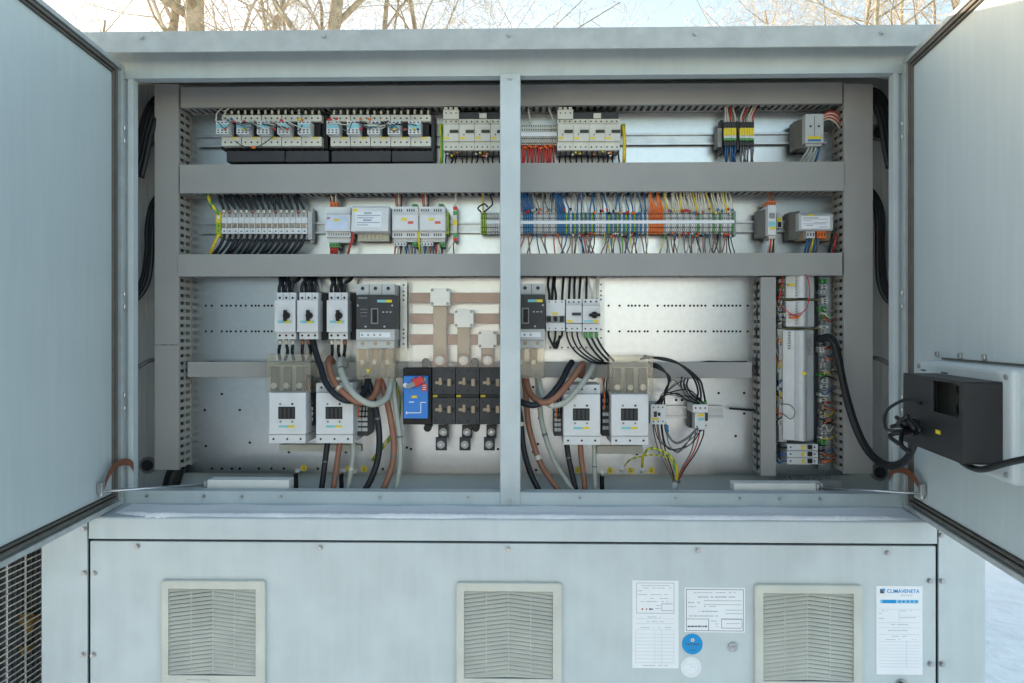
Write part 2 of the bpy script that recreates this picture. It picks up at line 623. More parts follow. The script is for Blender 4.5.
# back wall, inner sides, floor, ceiling
xi0, xi1 = XL0 + 0.012, XR0 - 0.012
zfl, zcl = Zf(508, YF) - 0.02, zr0 + 0.035
mb = MB()
mb.box(xi0, xi1, YW, YW + 0.003, zfl, zcl)
for px in (134, 141, 146.5, 882, 888):
    xx = Xf(px, YW)
    mb.box(xx - 0.004, xx + 0.004, YW - 0.004, YW - 0.0005, zfl + 0.003, zcl - 0.003)
mb.build('back_wall', INNER, cab, 0.002)
for px, py in ((148, 139), (148.5, 465), (878, 133), (879, 472)):
    mb = MB()
    p = P(px, py, YW - 0.001)
    mb.cyl(p, (0, -1, 0), 0.024, 0.006, 24)
    mb.cyl(p + Vector((0, -0.006, 0)), (0, -1, 0), 0.016, 0.003, 24, 1)
    mb.build('cable_gland', [MGREY, DGREY], cab)
MB().box(xi0 - 0.003, xi0 - 0.0005, YF + 0.04, YW + 0.003, zfl, zcl).build('inner_side_wall', INNER, cab)
MB().box(xi1 + 0.0005, xi1 + 0.003, YF + 0.04, YW + 0.003, zfl, zcl).build('inner_side_wall', INNER, cab)
MB().box(xi0, xi1, YF + 0.004, YW - 0.001, zfl - 0.004, zfl - 0.001).build('floor_plate', INNER, cab)
MB().box(xi0, xi1, YF + 0.0045, YW + 0.003, zcl + 0.001, zcl + 0.004).build('ceiling_plate', INNER, cab)
# outer shell, its unseen length drawn out to shade the snow beside it
mb = MB()
mb.box(XL0, XL0 + 0.0085, YF + 0.002, 6.0, 0.10, zr1 - 0.03)
mb.box(XR0 - 0.0085, XR0, YF + 0.002, 6.0, 0.10, zr1 - 0.03)
mb.box(XL0 + 0.009, XR0 - 0.009, 5.98, 6.0, 0.10, zr1 - 0.03)
mb.build('outer_shell', PAINT, cab)
MB().box(XL0 + 0.02, XR0 - 0.02, YG + 0.05, 5.9, -0.02, 0.099).build('plinth', DGREY, cab)
# frame wings beside the opening
mb = MB()
mb.box(XL0, Xf(112, YF) - 0.0005, YF + 0.0015, YF + 0.004, Z_LEDGE, zr0 + 0.03)
mb.build('frame_wing', PAINT, cab)
MB().box(Xf(917, YF) + 0.0005, XR0, YF + 0.0015, YF + 0.004, Z_LEDGE, zr0 + 0.03).build('frame_wing', PAINT, cab)
# ledge
zl_b = Zf(541, YG)
xa, xb = Xf(89.5, YG), Xf(936.5, YG)
mb = MB()
mb.prism_x([(YG - 0.004, zl_b), (YG, zl_b), (YG, Z_LEDGE - 0.005), (YF + 0.0005, Z_LEDGE - 0.002), (YF + 0.0005, Z_LEDGE + 0.003), (YG, Z_LEDGE), (YG - 0.004, Z_LEDGE - 0.003)], xa, xb)
mb.build('ledge', PAINT, cab, 0.0015)
# lower front panel and corner panels
zp = Zf(543.6, YG)
mb = MB()
mb.box(Xf(90, YG), Xf(936, YG), YG, YG + 0.02, 0.13, zp)
lp = mb.build('lower_panel', PAINT, cab, 0.002)
screws('screw', lp, [(94, 573.5), (93, 655), (320, 548), (508, 549.5), (698, 550.5), (888, 553), (930, 581), (930.5, 664), (137, 546.5)], YG - 0.002, 0.0048)
mb = MB()
mb.cyl(P(901, 684, YG), (0, -1, 0), 0.012, 0.006, 20)
mb.cyl(P(901, 684, YG - 0.006), (0, -1, 0), 0.006, 0.004, 12, 1)
mb.build('panel_lock', [STEEL, DGREY], lp)
MB().box(Xf(89.5, YG), Xf(936.5, YG), YG + 0.021, YG + 0.03, 0.13, zp + 0.012).build('panel_seam_backing', BLACK, cab)
for a, b, sl_ in ((42, 87.6, ((84, 529), (84, 573), (82.5, 655))), (938.4, 985, ((941, 535), (942, 581), (942, 664)))):
    mb = MB()
    mb.box(Xf(a, YG), Xf(b, YG), YG - 0.002, YG + 0.004, 0.13, Z_LEDGE + 0.004)
    e = Xf(a if a < 500 else b, YG)
    mb.box(*(sorted((e, e + (0.004 if a < 500 else -0.004)))), YG + 0.0045, YF, 0.13, Z_LEDGE + 0.004)
    mb.box(*sorted((Xf(a, YG), Xf(b, YG))), YG + 0.0045, YF + 0.001, Z_LEDGE, Z_LEDGE + 0.0035)
    cp = mb.build('corner_panel', PAINT, cab, 0.0012)
    screws('screw', cp, sl_, YG - 0.004, 0.0048)

# doors ----------------------------------------------------------------
Z_DT, Z_DB = P(122, 66.5, YD).z, P(122, 503.5, YD).z
DOOR = {}


def door(side, px_pivot, th, sgn):
    piv = P(px_pivot, 332, YD)
    u = Vector((sgn * math.sin(th), -math.cos(th), 0))
    n = Vector((sgn * math.cos(th), math.sin(th), 0))
    M = Matrix(((u.x, n.x, 0, piv.x), (u.y, n.y, 0, piv.y), (0, 0, 1, 0), (0, 0, 0, 1)))
    DOOR[side] = M
    Wd = 0.985
    mb = MB(M)
    mb.box(0.012, Wd, -0.042, -0.004, Z_DB, Z_DT)              # tray
    d = mb.build('cabinet_door', PAINTD, cab, 0.003)
    mb = MB(M)
    mb.box(0.048, Wd - 0.04, -0.0035, 0.003, Z_DB + 0.036, Z_DT - 0.032)
    mb.build('inner_skin', PAINTD, d, 0.0025)
    # folded rim
    mb = MB(M)
    for (a, b, c, e) in ((0, 0.013, Z_DB, Z_DT), (Wd - 0.013, Wd, Z_DB, Z_DT), (0.0135, Wd - 0.0135, Z_DT - 0.013, Z_DT), (0.0135, Wd - 0.0135, Z_DB, Z_DB + 0.013)):
        mb.box(a, b, -0.0035 - 0.03, 0.010, c + 0.0004, e - 0.0004)
    mb.build('folded_rim', PAINTB, d, 0.002)
    # gasket: D profile in two beads
    mb = MB(M)
    for ins, wd_, ht in ((0.024, 0.0075, 0.012), (0.0325, 0.005, 0.009)):
        a0, a1 = ins + 0.020, Wd - ins
        b0, b1 = Z_DB + ins, Z_DT - ins * 0.95
        for (p, q) in (((a0, b0), (a0, b1)), ((a1, b0), (a1, b1))):
            mb.box(p[0] - wd_ / 2, p[0] + wd_ / 2, -0.003, ht, b0 - wd_ / 2, b1 + wd_ / 2)
        for zz in (b0, b1):
            mb.box(a0 + wd_ / 2 + .0002, a1 - wd_ / 2 - .0002, -0.003, ht, zz - wd_ / 2, zz + wd_ / 2)
    mb.build('door_gasket', RUBBER, d, 0.002)
    # hinge knuckles
    for zc in (Zf(133, YD), Zf(300, YD), Zf(402, YD)):
        h = MB(M)
        h.cyl((0.006, 0.012, zc - 0.02), (0, 0, 1), 0.0035, 0.008, 10)
        h.cyl((0.006, 0.012, zc + 0.012), (0, 0, 1), 0.0035, 0.008, 10)
        h.build('hinge', STEEL, d)
    return d


door_l = door('l', 120.5, R_(6.3), 1)
door_r = door('r', 906.5, R_(8.0), -1)
door_r['label'] = 'door with a control box mounted on its inner face'


def DP(side, px, py, n=0.004):
    """the point on a door's inner face seen at px, py, n metres off the face"""
    M = DOOR[side]
    a, b = 0.0, 0.98
    f = lambda u: proj(M @ Vector((u, n, 1.2)))[0] - px
    for _ in range(50):
        c = (a + b) / 2
        if f(a) * f(c) <= 0:
            b = c
        else:
            a = c
    p = M @ Vector((a, n, 0))
    return Vector((p.x, p.y, P(px, py, p.y).z)), a


# stay rods
for (p0, p1, s, lab, br) in (((101, 491.5), (205, 484.5), 'l', 'thin metal stay rod between the plain open door and the cabinet floor', (100, 487)),
                             ((818, 487.5), (922, 493.5), 'r', 'thin metal stay rod holding the door that carries the control box', (924, 489))):
    inner, outer = (p1, p0) if s == 'l' else (p0, p1)
    b = DP(s, outer[0], outer[1], 0.012)[0]
    a = P(inner[0], inner[1], YF + 0.05)
    t = thing('door_stay', lab, 'stay rod', a)
    MB().tube([a, b], 0.0032, 0, 8).build('rod', ZINC, t, smooth=True)
    mb = MB()
    mb.cyl(a - Vector((0, 0, 0.012)), (0, 0, 1), 0.006, 0.022, 10)
    mb.box(a.x - 0.012, a.x + 0.012, a.y - 0.004, a.y + 0.01, a.z - 0.02, a.z - 0.012)
    mb.build('pivot', STEEL, t)
    mb = MB()
    mb.box(b.x - 0.006, b.x + 0.006, b.y - 0.006, b.y + 0.006, b.z - 0.004, b.z + 0.022)
    mb.cyl(b - Vector((0, 0, 0.012)), (0, 0, 1), 0.005, 0.02, 10)
    mb.build('bracket', STEEL, t, 0.001)
# copper braids
for pts, lab in (([(104, 487, 1.655), (107.5, 477, 1.67), (113, 468, 1.695), (121, 462.5, 1.735), (128, 462, 1.765), (132.5, 465, 1.78), (133.8, 471, 1.80)], 'brown bonding braid at the hinge of the plain open door'),
                 ([(920, 490, 1.655), (917, 482, 1.67), (911, 475, 1.695), (903, 470, 1.735), (896, 469.5, 1.765), (891, 472, 1.78), (889, 477, 1.80)], 'brown bonding braid at the hinge of the door with the control box')):
    sp = spline([P(*p) for p in pts], 5)
    mb = MB()
    vs, fs = [], []
    for i, p in enumerate(sp):
        for dy, dz in ((-0.002, -0.008), (0.002, -0.008), (0.002, 0.008), (-0.002, 0.008)):
            vs.append(p + Vector((0.0, dy, dz)))
    for i in range(len(sp) - 1):
        for k in range(4):
            fs.append((i * 4 + k, i * 4 + (k + 1) % 4, i * 4 + 4 + (k + 1) % 4, i * 4 + 4 + k))
    fs += [(0, 1, 2, 3), tuple(range(len(vs) - 4, len(vs)))]
    mb.add(vs, fs)
    tag(mb.build('bonding_braid', mat('braid' + lab[-4:], (0.20, 0.075, 0.04), 0.6, 0.2, 0.25, 300)), lab, 'braid')

# snow on the ledge: thin frosty cover with a ragged ridge along the front
mb = MB()
nx, ny = 420, 9
xs0, xs1 = Xf(106, YG), Xf(925, YG)
rs = random.Random(17)
rows = []
for i in range(nx + 1):
    t = i / nx
    x = xs0 + (xs1 - xs0) * t
    w = 0.5 + 0.5 * (math.sin(t * 37) * 0.35 + math.sin(t * 91 + 1) * 0.25 + math.sin(t * 15 + 2) * 0.4)
    fr = YG + 0.006 - 0.009 * w + rs.uniform(-.0012, .0012)
    if t < 0.05:
        fr += 0.035 * (0.05 - t) / 0.05
    if 0.048 < t < 0.075:
        fr -= .0025
    bk = YF - 0.010 - 0.012 * abs(math.sin(t * 23)) - rs.uniform(0, .004)
    edge = min(1, t * 25, (1 - t) * 25)
    row = []
    for j in range(ny + 1):
        q = j / ny
        y = fr + (bk - fr) * q ** 1.3
        ridge = math.exp(-((q - .18) / .20) ** 2) * (0.0035 + 0.0045 * w) + 0.0012
        zz = Z_LEDGE + 0.003 * (y - YG) / (YF - YG) + edge * ridge * rs.uniform(.82, 1.18) + 0.0003
        if j == 0:
            zz = Z_LEDGE - (0.005 * edge * (.4 + w) if y < YG - .003 else -0.0003)
        if j == ny:
            zz = Z_LEDGE + 0.003 * (y - YG) / (YF - YG) + 0.0003
        row.append(Vector((x, y, zz)))
    rows.append(row)
vs = [p for r in rows for p in r]
fs = [(i * (ny + 1) + j, (i + 1) * (ny + 1) + j, (i + 1) * (ny + 1) + j + 1, i * (ny + 1) + j + 1) for i in range(nx) for j in range(ny)]
mb.add(vs, fs)
ls = mb.build('ledge_snow', SNOW, smooth=True)
ls['kind'] = 'stuff'
tag(ls, 'thin ragged strip of snow lying along the cabinet ledge', 'snow')

# ------------------------------------------------------------------ mounting plate
mp = thing('mounting_plate', 'galvanised steel mounting plate behind all the electrical devices', 'plate', P(512, 474, YB))
mb = MB().pbox(176, 88, 851, 474, YB, YB + 0.003)
for py in (305.7, 331.4):
    for px in (206, 212, 222, 227, 231, 236, 241, 246, 252, 255.8, 259, 264.6, 268.3, 272, 608.5, 619.5, 628.4, 631.8, 635.3, 639.4, 644.6, 647.6, 657.5, 664.5, 668.2, 672, 676, 680, 684, 690, 693.8, 697.6, 701.4, 705.2, 713.5, 717.2, 721, 724.8, 728.6, 732.4, 736.2, 740, 747.5):
        mb.cyl(P(px, py, YB + .001), (0, -1, 0), 0.0033, 0.0016, 8, 1)
for px, py in ((250, 442.5), (411, 449), (533, 387), (538, 444), (539, 418), (533, 452), (536, 470), (718.5, 393), (744, 393), (735.5, 436), (744, 413.5), (407, 447.5), (289, 452), (346, 452), (637, 454),
               (259, 468.5), (271.5, 468.5), (284, 468.5), (318, 468.5), (206, 446), (212, 468.5), (222, 468.5), (232, 468.5), (240, 468.5), (383, 469), (498, 449), (682, 400), (676, 400), (205, 410), (222, 394), (240, 410), (240, 468.5)):
    mb.cyl(P(px, py, YB + .001), (0, -1, 0), 0.0038, 0.0016, 8, 1)
mb.build('plate_sheet', [GALV, BLACK], mp)

# ------------------------------------------------------------------ wiring ducts
def hduct(px0, px1, py0, py1, Yf, lab, pitch=0.0183, low=True, up=False):
    x0, x1, z0, z1 = RECT(px0, py0, px1, py1, Yf)
    t = thing('wiring_duct', lab, 'duct', (x0, YB, z0), 'grey slotted wiring ducts')
    mb = MB()
    mb.prism_x([(Yf, z0), (Yf, z1), (Yf + 0.012, z1), (Yf + 0.012, z1 - 0.0015), (Yf + 0.002, z1 - 0.0015), (Yf + 0.002, z0 + 0.0015), (Yf + 0.012, z0 + 0.0015), (Yf + 0.012, z0)], x0, x1)
    mb.build('duct_lid', DUCT, t, 0.0012)
    for nm, zz, en in (('lower_wall', z0 + 0.0025, low), ('upper_wall', z1 - 0.0025, up)):
        mb = MB()
        mb.box(x0, x1, YB - 0.016, YB - 0.001, zz - 0.001, zz + 0.001)
        mb.box(x0, x1, Yf + 0.004, Yf + 0.018, zz - 0.001, zz + 0.001)
        x = x0 + 0.004
        sk = 0.008
        while x < x1 - 0.012:
            a = [(x, Yf + 0.0181), (x + pitch * 0.5, Yf + 0.0181), (x + pitch * 0.5 + (sk if x < 0 else -sk) * 0, YB - 0.0161), (x, YB - 0.0161)]
            mb.prism_z(a, zz - 0.001, zz + 0.001)
            x += pitch
        mb.build('slotted_wall', DUCTS, t)
    MB().box(x0, x1, YB - 0.0009, YB - 0.0002, z0 + 0.002, z1 - 0.002).build('duct_base', DUCTS, t)
    # packed wires inside
    mb = MB()
    for k in range(4):
        zz = z0 + (z1 - z0) * (0.2 + 0.2 * k)
        yy = (Yf + YB) / 2 + random.uniform(-.01, .012)
        mb.tube([(x0 + 0.01 + (x1 - x0 - 0.02) * i / 30, yy + random.uniform(-.006, .006), zz + random.uniform(-.004, .004)) for i in range(31)], 0.008, 0, 6)
    tag(mb.build('wire_bundle', W_BLACK, smooth=True), 'dark wires packed inside the ' + lab.replace('grey slotted wiring ', '').replace('slim grey wiring ', 'slim '), 'wires', 'wires packed in ducts')
    return t


def vduct(px0, px1, py0, py1, Yf, lab, inner):
    x0, x1, z0, z1 = RECT(px0, py0, px1, py1, Yf)
    t = thing('wiring_duct', lab, 'duct', (x0, YB, z0), 'grey slotted wiring ducts')
    mb = MB()
    mb.prism_z([(x0, Yf), (x1, Yf), (x1, Yf + 0.012), (x1 - 0.0015, Yf + 0.012), (x1 - 0.0015, Yf + 0.002), (x0 + 0.0015, Yf + 0.002), (x0 + 0.0015, Yf + 0.012), (x0, Yf + 0.012)], z0, z1)
    if px0 < 200:
        zs_ = P(165, 345, Yf).z
        k_ = len(mb.v)
        m2_ = MB()
        m2_.prism_z([tuple(q)[:2] for q in mb.v[:8]], zs_ + .0006, z1)
        m2_.build('duct_lid', DUCT, t, 0.0012)
        mb2_ = MB()
        mb2_.prism_z([tuple(q)[:2] for q in mb.v[:8]], z0, zs_ - .0006)
        mb = mb2_
    mb.build('duct_lid', DUCT, t, 0.0012)
    pitch = 0.0205
    for sd in inner:
        xx = (x1 - 0.0025) if sd > 0 else (x0 + 0.0025)
        mb = MB()
        ya, yb = Yf + 0.004, YB - 0.001
        st = [(ya, ya + 0.009), ((ya + yb) / 2 - 0.003, (ya + yb) / 2 + 0.002), (yb - 0.008, yb)]
        for a, b in st:
            mb.box(xx - 0.001, xx + 0.001, a, b, z0, z1)
        z = z0 + 0.004
        while z < z1 - 0.014:
            for (a, b), (c, d) in zip(st, st[1:]):
                mb.box(xx - 0.001, xx + 0.001, b + .0001, c - .0001, z, z + pitch * 0.56)
            z += pitch
        mb.build('slotted_wall', DUCTS, t)
    MB().box(x0 + 0.002, x1 - 0.002, YB - 0.0009, YB - 0.0002, z0, z1).build('duct_base', DUCTS, t)
    mb = MB()
    for k in range(5):
        xx = x0 + (x1 - x0) * (0.17 + 0.165 * k)
        yy = (Yf + YB) / 2 + random.uniform(-.012, .012)
        mb.tube([(xx + random.uniform(-.003, .003), yy + random.uniform(-.006, .006), z0 + 0.01 + (z1 - z0 - 0.02) * i / 30) for i in range(31)], 0.0085, 0, 6)
    tag(mb.build('wire_bundle', W_BLACK, smooth=True), 'dark wires packed inside the ' + lab.replace('grey slotted wiring ', ''), 'wires', 'wires packed in ducts')
    return t


hduct(180.5, 842.5, 84.5, 105.5, YL, 'grey slotted wiring duct along the top of the mounting plate')
hduct(179.5, 844.0, 163, 192, YL - 0.004, 'grey slotted wiring duct between the contactor row and the terminal row', up=False)
hduct(177.5, 842.5, 253.5, 276, YL - 0.004, 'grey slotted wiring duct under the terminal row')
hduct(187.5, 752, 362, 377.5, 1.955, 'slim grey wiring duct behind the large contactors', low=False, up=False)
vduct(154.5, 178.5, 84, 470, YL, 'grey slotted wiring duct standing nearest the plain open door', (1,))
vduct(844.0, 873, 83.5, 474, YL, 'grey slotted wiring duct standing nearest the control box door', (-1,))
vduct(761, 776, 277, 476, YL, 'narrow grey slotted wiring duct standing beside the tall controller', (-1,))
# slotted piece under the controller
x0, x1, z0, z1 = RECT(776.5, 466, 832, 477, 1.985)
t = thing('wiring_duct', 'short grey slotted duct lying under the small breakers below the controller', 'duct', (x0, YB, z0), 'grey slotted wiring ducts')
mb = MB()
k = x0
mb.box(x0, x1, 1.93, 1.938, z0 - 0.001, z0 + 0.001)
mb.box(x0, x1, 1.985, 1.998, z0 - 0.001, z0 + 0.001)
while k < x1 - 0.012:
    mb.prism_z([(k, 1.9381), (k + 0.008, 1.9381), (k + 0.014, 1.9849), (k + 0.006, 1.9849)], z0 - 0.001, z0 + 0.001)
    k += 0.0155
mb.build('slotted_wall', DUCTS, t)
MB().box(x0, x1, 1.925, 1.9295, z0 - 0.014, z0 + 0.003).build('duct_lid', DUCT, t)

# ------------------------------------------------------------------ rails
def rail(px0, px1, py0, py1, lab, Y=1.985):
    x0, x1, z0, z1 = RECT(px0, py0, px1, py1, Y)
    h = z1 - z0
    mb = MB()
    mb.prism_x([(Y, z1), (Y, z1 - h * .18), (Y + 0.008, z1 - h * .18), (Y + 0.008, z0 + h * .18), (Y, z0 + h * .18), (Y, z0), (Y + .0012, z0), (Y + .0012, z0 + h * .15), (Y + .0092, z0 + h * .15), (Y + .0092, z1 - h * .15), (Y + .0012, z1 - h * .15), (Y + .0012, z1)], x0, x1)
    return tag(mb.build('mounting_rail', ZINC), lab, 'rail', 'zinc mounting rails')


rail(196, 828, 133.5, 145.5, 'zinc mounting rail carrying the row of cream contactors')
rail(198, 830, 221.5, 233, 'zinc mounting rail carrying the long terminal strip')
rail(664.5, 724, 406, 418.5, 'short zinc mounting rail carrying the two tiny contactors')
# flat support bars low in the cabinet
for a, b, c, d, lab in ((207, 480, 289, 489.5, 'pale metal bar on the cabinet floor beside the plain door'), (734, 483.5, 823, 492, 'pale metal bar on the cabinet floor below the tall controller')):
    mb = MB()
    mb.pbox(a, b, c, d, 1.84, 1.88)
    tag(mb.build('support_bar', PURE, bevel=0.002), lab, 'bar', 'pale bars on the cabinet floor')


# ================================================================== devices on the plate
def holes(mb, pts, Y, r, m, px=True):
    for a, b in pts:
        p = P(a, b, Y)
        mb.cyl(p + Vector((0, 0.0008, 0)), (0, -1, 0), r, 0.0012, 8, m)


def base_at(px, py, Y=YB):
    return P(px, py, Y)


ORD = ['first', 'second', 'third', 'fourth', 'fifth', 'sixth', 'seventh', 'eighth']

# ---- row one: ten small contactors, each with a small auxiliary block in front
def contactor(px, lab, group):
    t = thing('contactor', lab, 'contactor', base_at(px + 10, 147), group)
    Y = 1.918
    mb = MB()
    mb.pbox(px + .3, 115, px + 19.7, 121.5, Y, 1.984)
    mb.pbox(px + .3, 136.8, px + 19.7, 146, Y, 1.984)
    mb.pbox(px + .8, 121.2, px + 19.2, 137.2, Y + 0.012, 1.984, 1)
    mb.pbox(px + .3, 146.2, px + 19.7, 149.5, Y + 0.02, 1.984, 1)
    holes(mb, [(px + 4, 118.3), (px + 10, 118.3), (px + 16, 118.3), (px + 4, 142.3), (px + 10, 142.3), (px + 16, 142.3)], Y, 0.0026, 1)
    mb.build('body', [IVORY, BLACK], t, 0.0008)
    MB().pbox(px + 11, 137, px + 15.6, 138.8, Y - 0.0006, Y - 0.0001).build('tag', YELLOW, t)
    ax = -5.2
    mb = MB()
    mb.pbox(px + ax, 120.8, px + ax + 12.3, 134, 1.892, 1.9295)
    for k in range(3):
        for yy in (122.4, 130, 132.3):
            mb.pbox(px + ax + 1.2 + 3.8 * k, yy - .6, px + ax + 3.2 + 3.8 * k, yy + .6, 1.8914, 1.8919, 1)
    ab = mb.build('auxiliary_block', [WHITE, DGREY], t, 0.0006)
    MB().pbox(px + ax + .3, 124, px + ax + 12, 128.4, 1.8912, 1.8916).build('label_strip', SKYB, ab)
    return t


ct0 = None
for bi, (x0, nm) in enumerate(((221.2, 'plain door side'), (330.2, 'mullion side'))):
    for k in range(5):
        lab = '%s cream contactor of the top-row bank on the %s, counted towards the mullion' % (ORD[k], nm)
        px = x0 + 20.15 * k
        if ct0 is None:
            ct0 = contactor(px, lab, 'small cream contactors in the top row')
        else:
            c = copy_tree(ct0, P(px, 147, 1.918) - P(221.2, 147, 1.918))
            c['label'] = lab
# dark overload blocks beneath
for i, (a, b) in enumerate(((226.3, 284.4), (285.2, 328.6), (331.4, 390.8), (391.8, 433.2))):
    t = thing('overload_block', '%s dark block under the cream contactors, counted from the plain door' % ORD[i], 'overload block', base_at((a + b) / 2, 162), 'dark blocks under the contactors')
    MB().pbox(a, 150.6, b, 161.8, 1.925, 1.998).build('housing', DGREY, t, 0.002)
    mb = MB()
    n = int((b - a) / 6.5)
    for k in range(n):
        mb.pbox(a + 3 + k * 6.5, 148.6, a + 6 + k * 6.5, 150.55, 1.94, 1.99)
    mb.build('terminal_comb', BLACK, t)
tag(MB().pbox(321.8, 115, 328, 149, 1.94, 1.985).build('spacer_block', BLACK, bevel=.001), 'black spacer between the two banks of cream contactors', 'spacer')
tag(MB().pbox(431.3, 114.6, 434.4, 158, 1.935, 1.985).build('end_block', DGREY, bevel=.001), 'dark end block after the last cream contactor', 'end block')
# ferruled tails coming down to the contactors
rng = random.Random(3)
for x0 in (221.2, 330.2):
    for k in range(15):
        px = x0 + 3.8 + 6.72 * k
        q = px + rng.uniform(-5, 5)
        wire([(px, 115.4, 1.935), (px + .1, 111.5 - rng.random() * 2, 1.935), (q, 107, 1.95), (q, 103, 1.955)], 0.0024, W_BLACK, 'black wire with a pale end sleeve dropping onto the cream contactors', 'black tails of the contactor row', k=4)
        sl_ = MB().tube([P(px, 114.8, 1.934), P(px + .1, 110.8 - rng.random(), 1.934)], 0.0034, 0, 8)
        tag(sl_.build('wire_sleeve', W_WHITE, smooth=True), 'pale marker sleeve on a tail above the cream contactors', 'sleeve', 'pale sleeves above the contactors')
# thin control wires draped over the auxiliary blocks
cols = [(W_DGREY, 'slate'), (W_WHITE, 'cream'), (W_BLACK, 'black')]
for x0 in (221.2, 330.2):
    for k in range(13):
        a = x0 - 4 + rng.uniform(0, 80)
        b = a + rng.uniform(14, 30)
        m_, cn = cols[k % 3]
        wire([(a, 121 + rng.uniform(0, 3), 1.889), (a + (b - a) * .35, 122.5 + rng.uniform(0, 6), 1.883), (a + (b - a) * .75, 125 + rng.uniform(-3, 7), 1.885), (b, 121.5 + rng.uniform(-1, 9), 1.890)], 0.0013, m_, 'thin %s control wire draped across the cream contactors' % cn, 'control wires over the contactors', n=5)
    for k in range(11):
        a = x0 - 5 + rng.uniform(0, 92)
        yy = rng.choice([119, 120, 121.3, 127, 129])
        m_, cn = [(RED, 'red'), (ORANGE, 'orange'), (RED, 'red'), (YELLOW, 'amber'), (W_BLUE, 'blue')][k % 5]
        s_ = MB().tube([P(a, yy, 1.888), P(a + rng.uniform(1.5, 3), yy + rng.uniform(-.8, 1), 1.888)], 0.0030, 0, 8)
        tag(s_.build('cable_marker', m_, smooth=True), '%s marker sleeve on the control wires over the cream contactors' % cn, 'marker', '%s markers over the contactors' % cn)
for pts in (((216, 121, 1.89), (217, 113, 1.90), (224, 107, 1.935), (230, 102, 1.95)), ((222, 119, 1.89), (226, 111, 1.91), (233, 104, 1.95))):
    wire(pts, 0.0018, W_WHITE, 'cream wire rising from the first contactor block to the top duct', 'cream wires of the first contactor', n=5)
wire([(235, 141, 1.91), (243, 146, 1.906), (254, 147.5, 1.905), (263, 144, 1.906), (274, 136, 1.91)], 0.0012, W_BLACK, 'thin black wire sagging below the first bank of cream contactors', 'sagging wires', n=5)
tag(MB().tube([P(251.5, 147.3, 1.903), P(255.5, 147.3, 1.903)], 0.0036, 0, 8).build('cable_marker', ORANGE, smooth=True), 'orange marker on the sagging wire under the first contactor bank', 'marker')

# ---- row one: motor breakers either side of the mullion
def top_breaker(px, lab):
    w_ = 15.75
    t = thing('motor_breaker', lab, 'breaker', base_at(px + 8, 151), 'cream motor breakers in the top row')
    Y = 1.912
    mb = MB()
    mb.pbox(px + .15, 119, px + w_ - .15, 124, Y + 0.012, 1.984)
    mb.pbox(px + .15, 124.1, px + w_ - .15, 141, Y, 1.984)
    mb.pbox(px + .15, 141.6, px + w_ - .15, 150.2, Y + 0.008, 1.984)
    for k in range(3):
        holes(mb, [(px + 2.8 + 5 * k, 121.5)], Y + 0.012, 0.0023, 1)
        holes(mb, [(px + 2.8 + 5 * k, 147)], Y + 0.008, 0.0023, 1)
    holes(mb, [(px + 5, 134.6)], Y, 0.002, 1)
    mb.build('body', [IVORY, BLACK], t, 0.0009)
    MB().pbox(px + 6.6, 129.8, px + 15, 132.6, Y - 0.004, Y - 0.0002).build('switch_window', DGREY, t, 0.0005)
    MB().pbox(px + 1, 137, px + 5.8, 139, Y - 0.0008, Y - 0.0002).build('tag', YELLOW, t)
    return t


tb = None
for bi, (x0, nm) in enumerate(((443.2, 'before the mullion'), (557.6, 'past the mullion'))):
    for k in range(4 if bi else 4):
        lab = '%s cream motor breaker of the four %s' % (ORD[k], nm)
        px = x0 + 15.75 * k
        if tb is None:
            tb = top_breaker(px, lab)
        else:
            c = copy_tree(tb, P(px, 151, 1.912) - P(443.2, 151, 1.912))
            c['label'] = lab
    # busbar comb and feed block
    t = thing('busbar_comb', 'dark busbar comb with a cream feed block on the breakers %s' % nm, 'busbar', base_at(x0 + 30, 119), 'busbar combs on the breakers')
    mb = MB()
    mb.pbox(x0, 109.5, x0 + 15.6, 118.8, 1.915, 1.97)
    for k in range(3):
        mb.pbox(x0 + 1 + 5 * k, 107, x0 + 4.4 + 5 * k, 109.4, 1.92, 1.96)
    holes(mb, [(x0 + 2.8 + 5 * k, 113) for k in range(3)], 1.915, 0.0022, 1)
    mb.build('feed_block', [IVORY, DGREY], t, 0.0008)
    MB().pbox(x0 + 15.8, 112.2, x0 + 61, 118.8, 1.925, 1.97).build('comb_cover', MATS['dark_grey_plastic'], t, 0.0008)
    MB().pbox(x0 + 36, 113, x0 + 43.5, 118, 1.918, 1.9248).build('clip', IVORY, t, 0.0008)
    for k in range(12):
        px = x0 + 2.8 + 5.25 * k
        wire([(px, 150, 1.935), (px + .2, 154.5, 1.93), (px + rng.uniform(-1.5, 2), 160, 1.945), (px + rng.uniform(-3, 2.5), 166, 1.955)], 0.0022, W_NAVY, 'dark wire falling from the cream breakers %s into the duct' % nm, 'dark wires under the breakers', n=6)
    for k in range(9):
        px = x0 + 2 + rng.uniform(0, 58)
        yy = rng.uniform(151.5, 156.5)
        m_, cn = [(ORANGE, 'orange'), (YELLOW, 'amber'), (W_WHITE, 'cream')][k % 3]
        s_ = MB().tube([P(px, yy, 1.925), P(px + 2, yy + rng.uniform(-.7, .7), 1.925)], 0.0026, 0, 6)
        tag(s_.build('cable_marker', m_, smooth=True), '%s marker on the dark wires under the breakers %s' % (cn, nm), 'marker', '%s markers under the breakers' % cn)
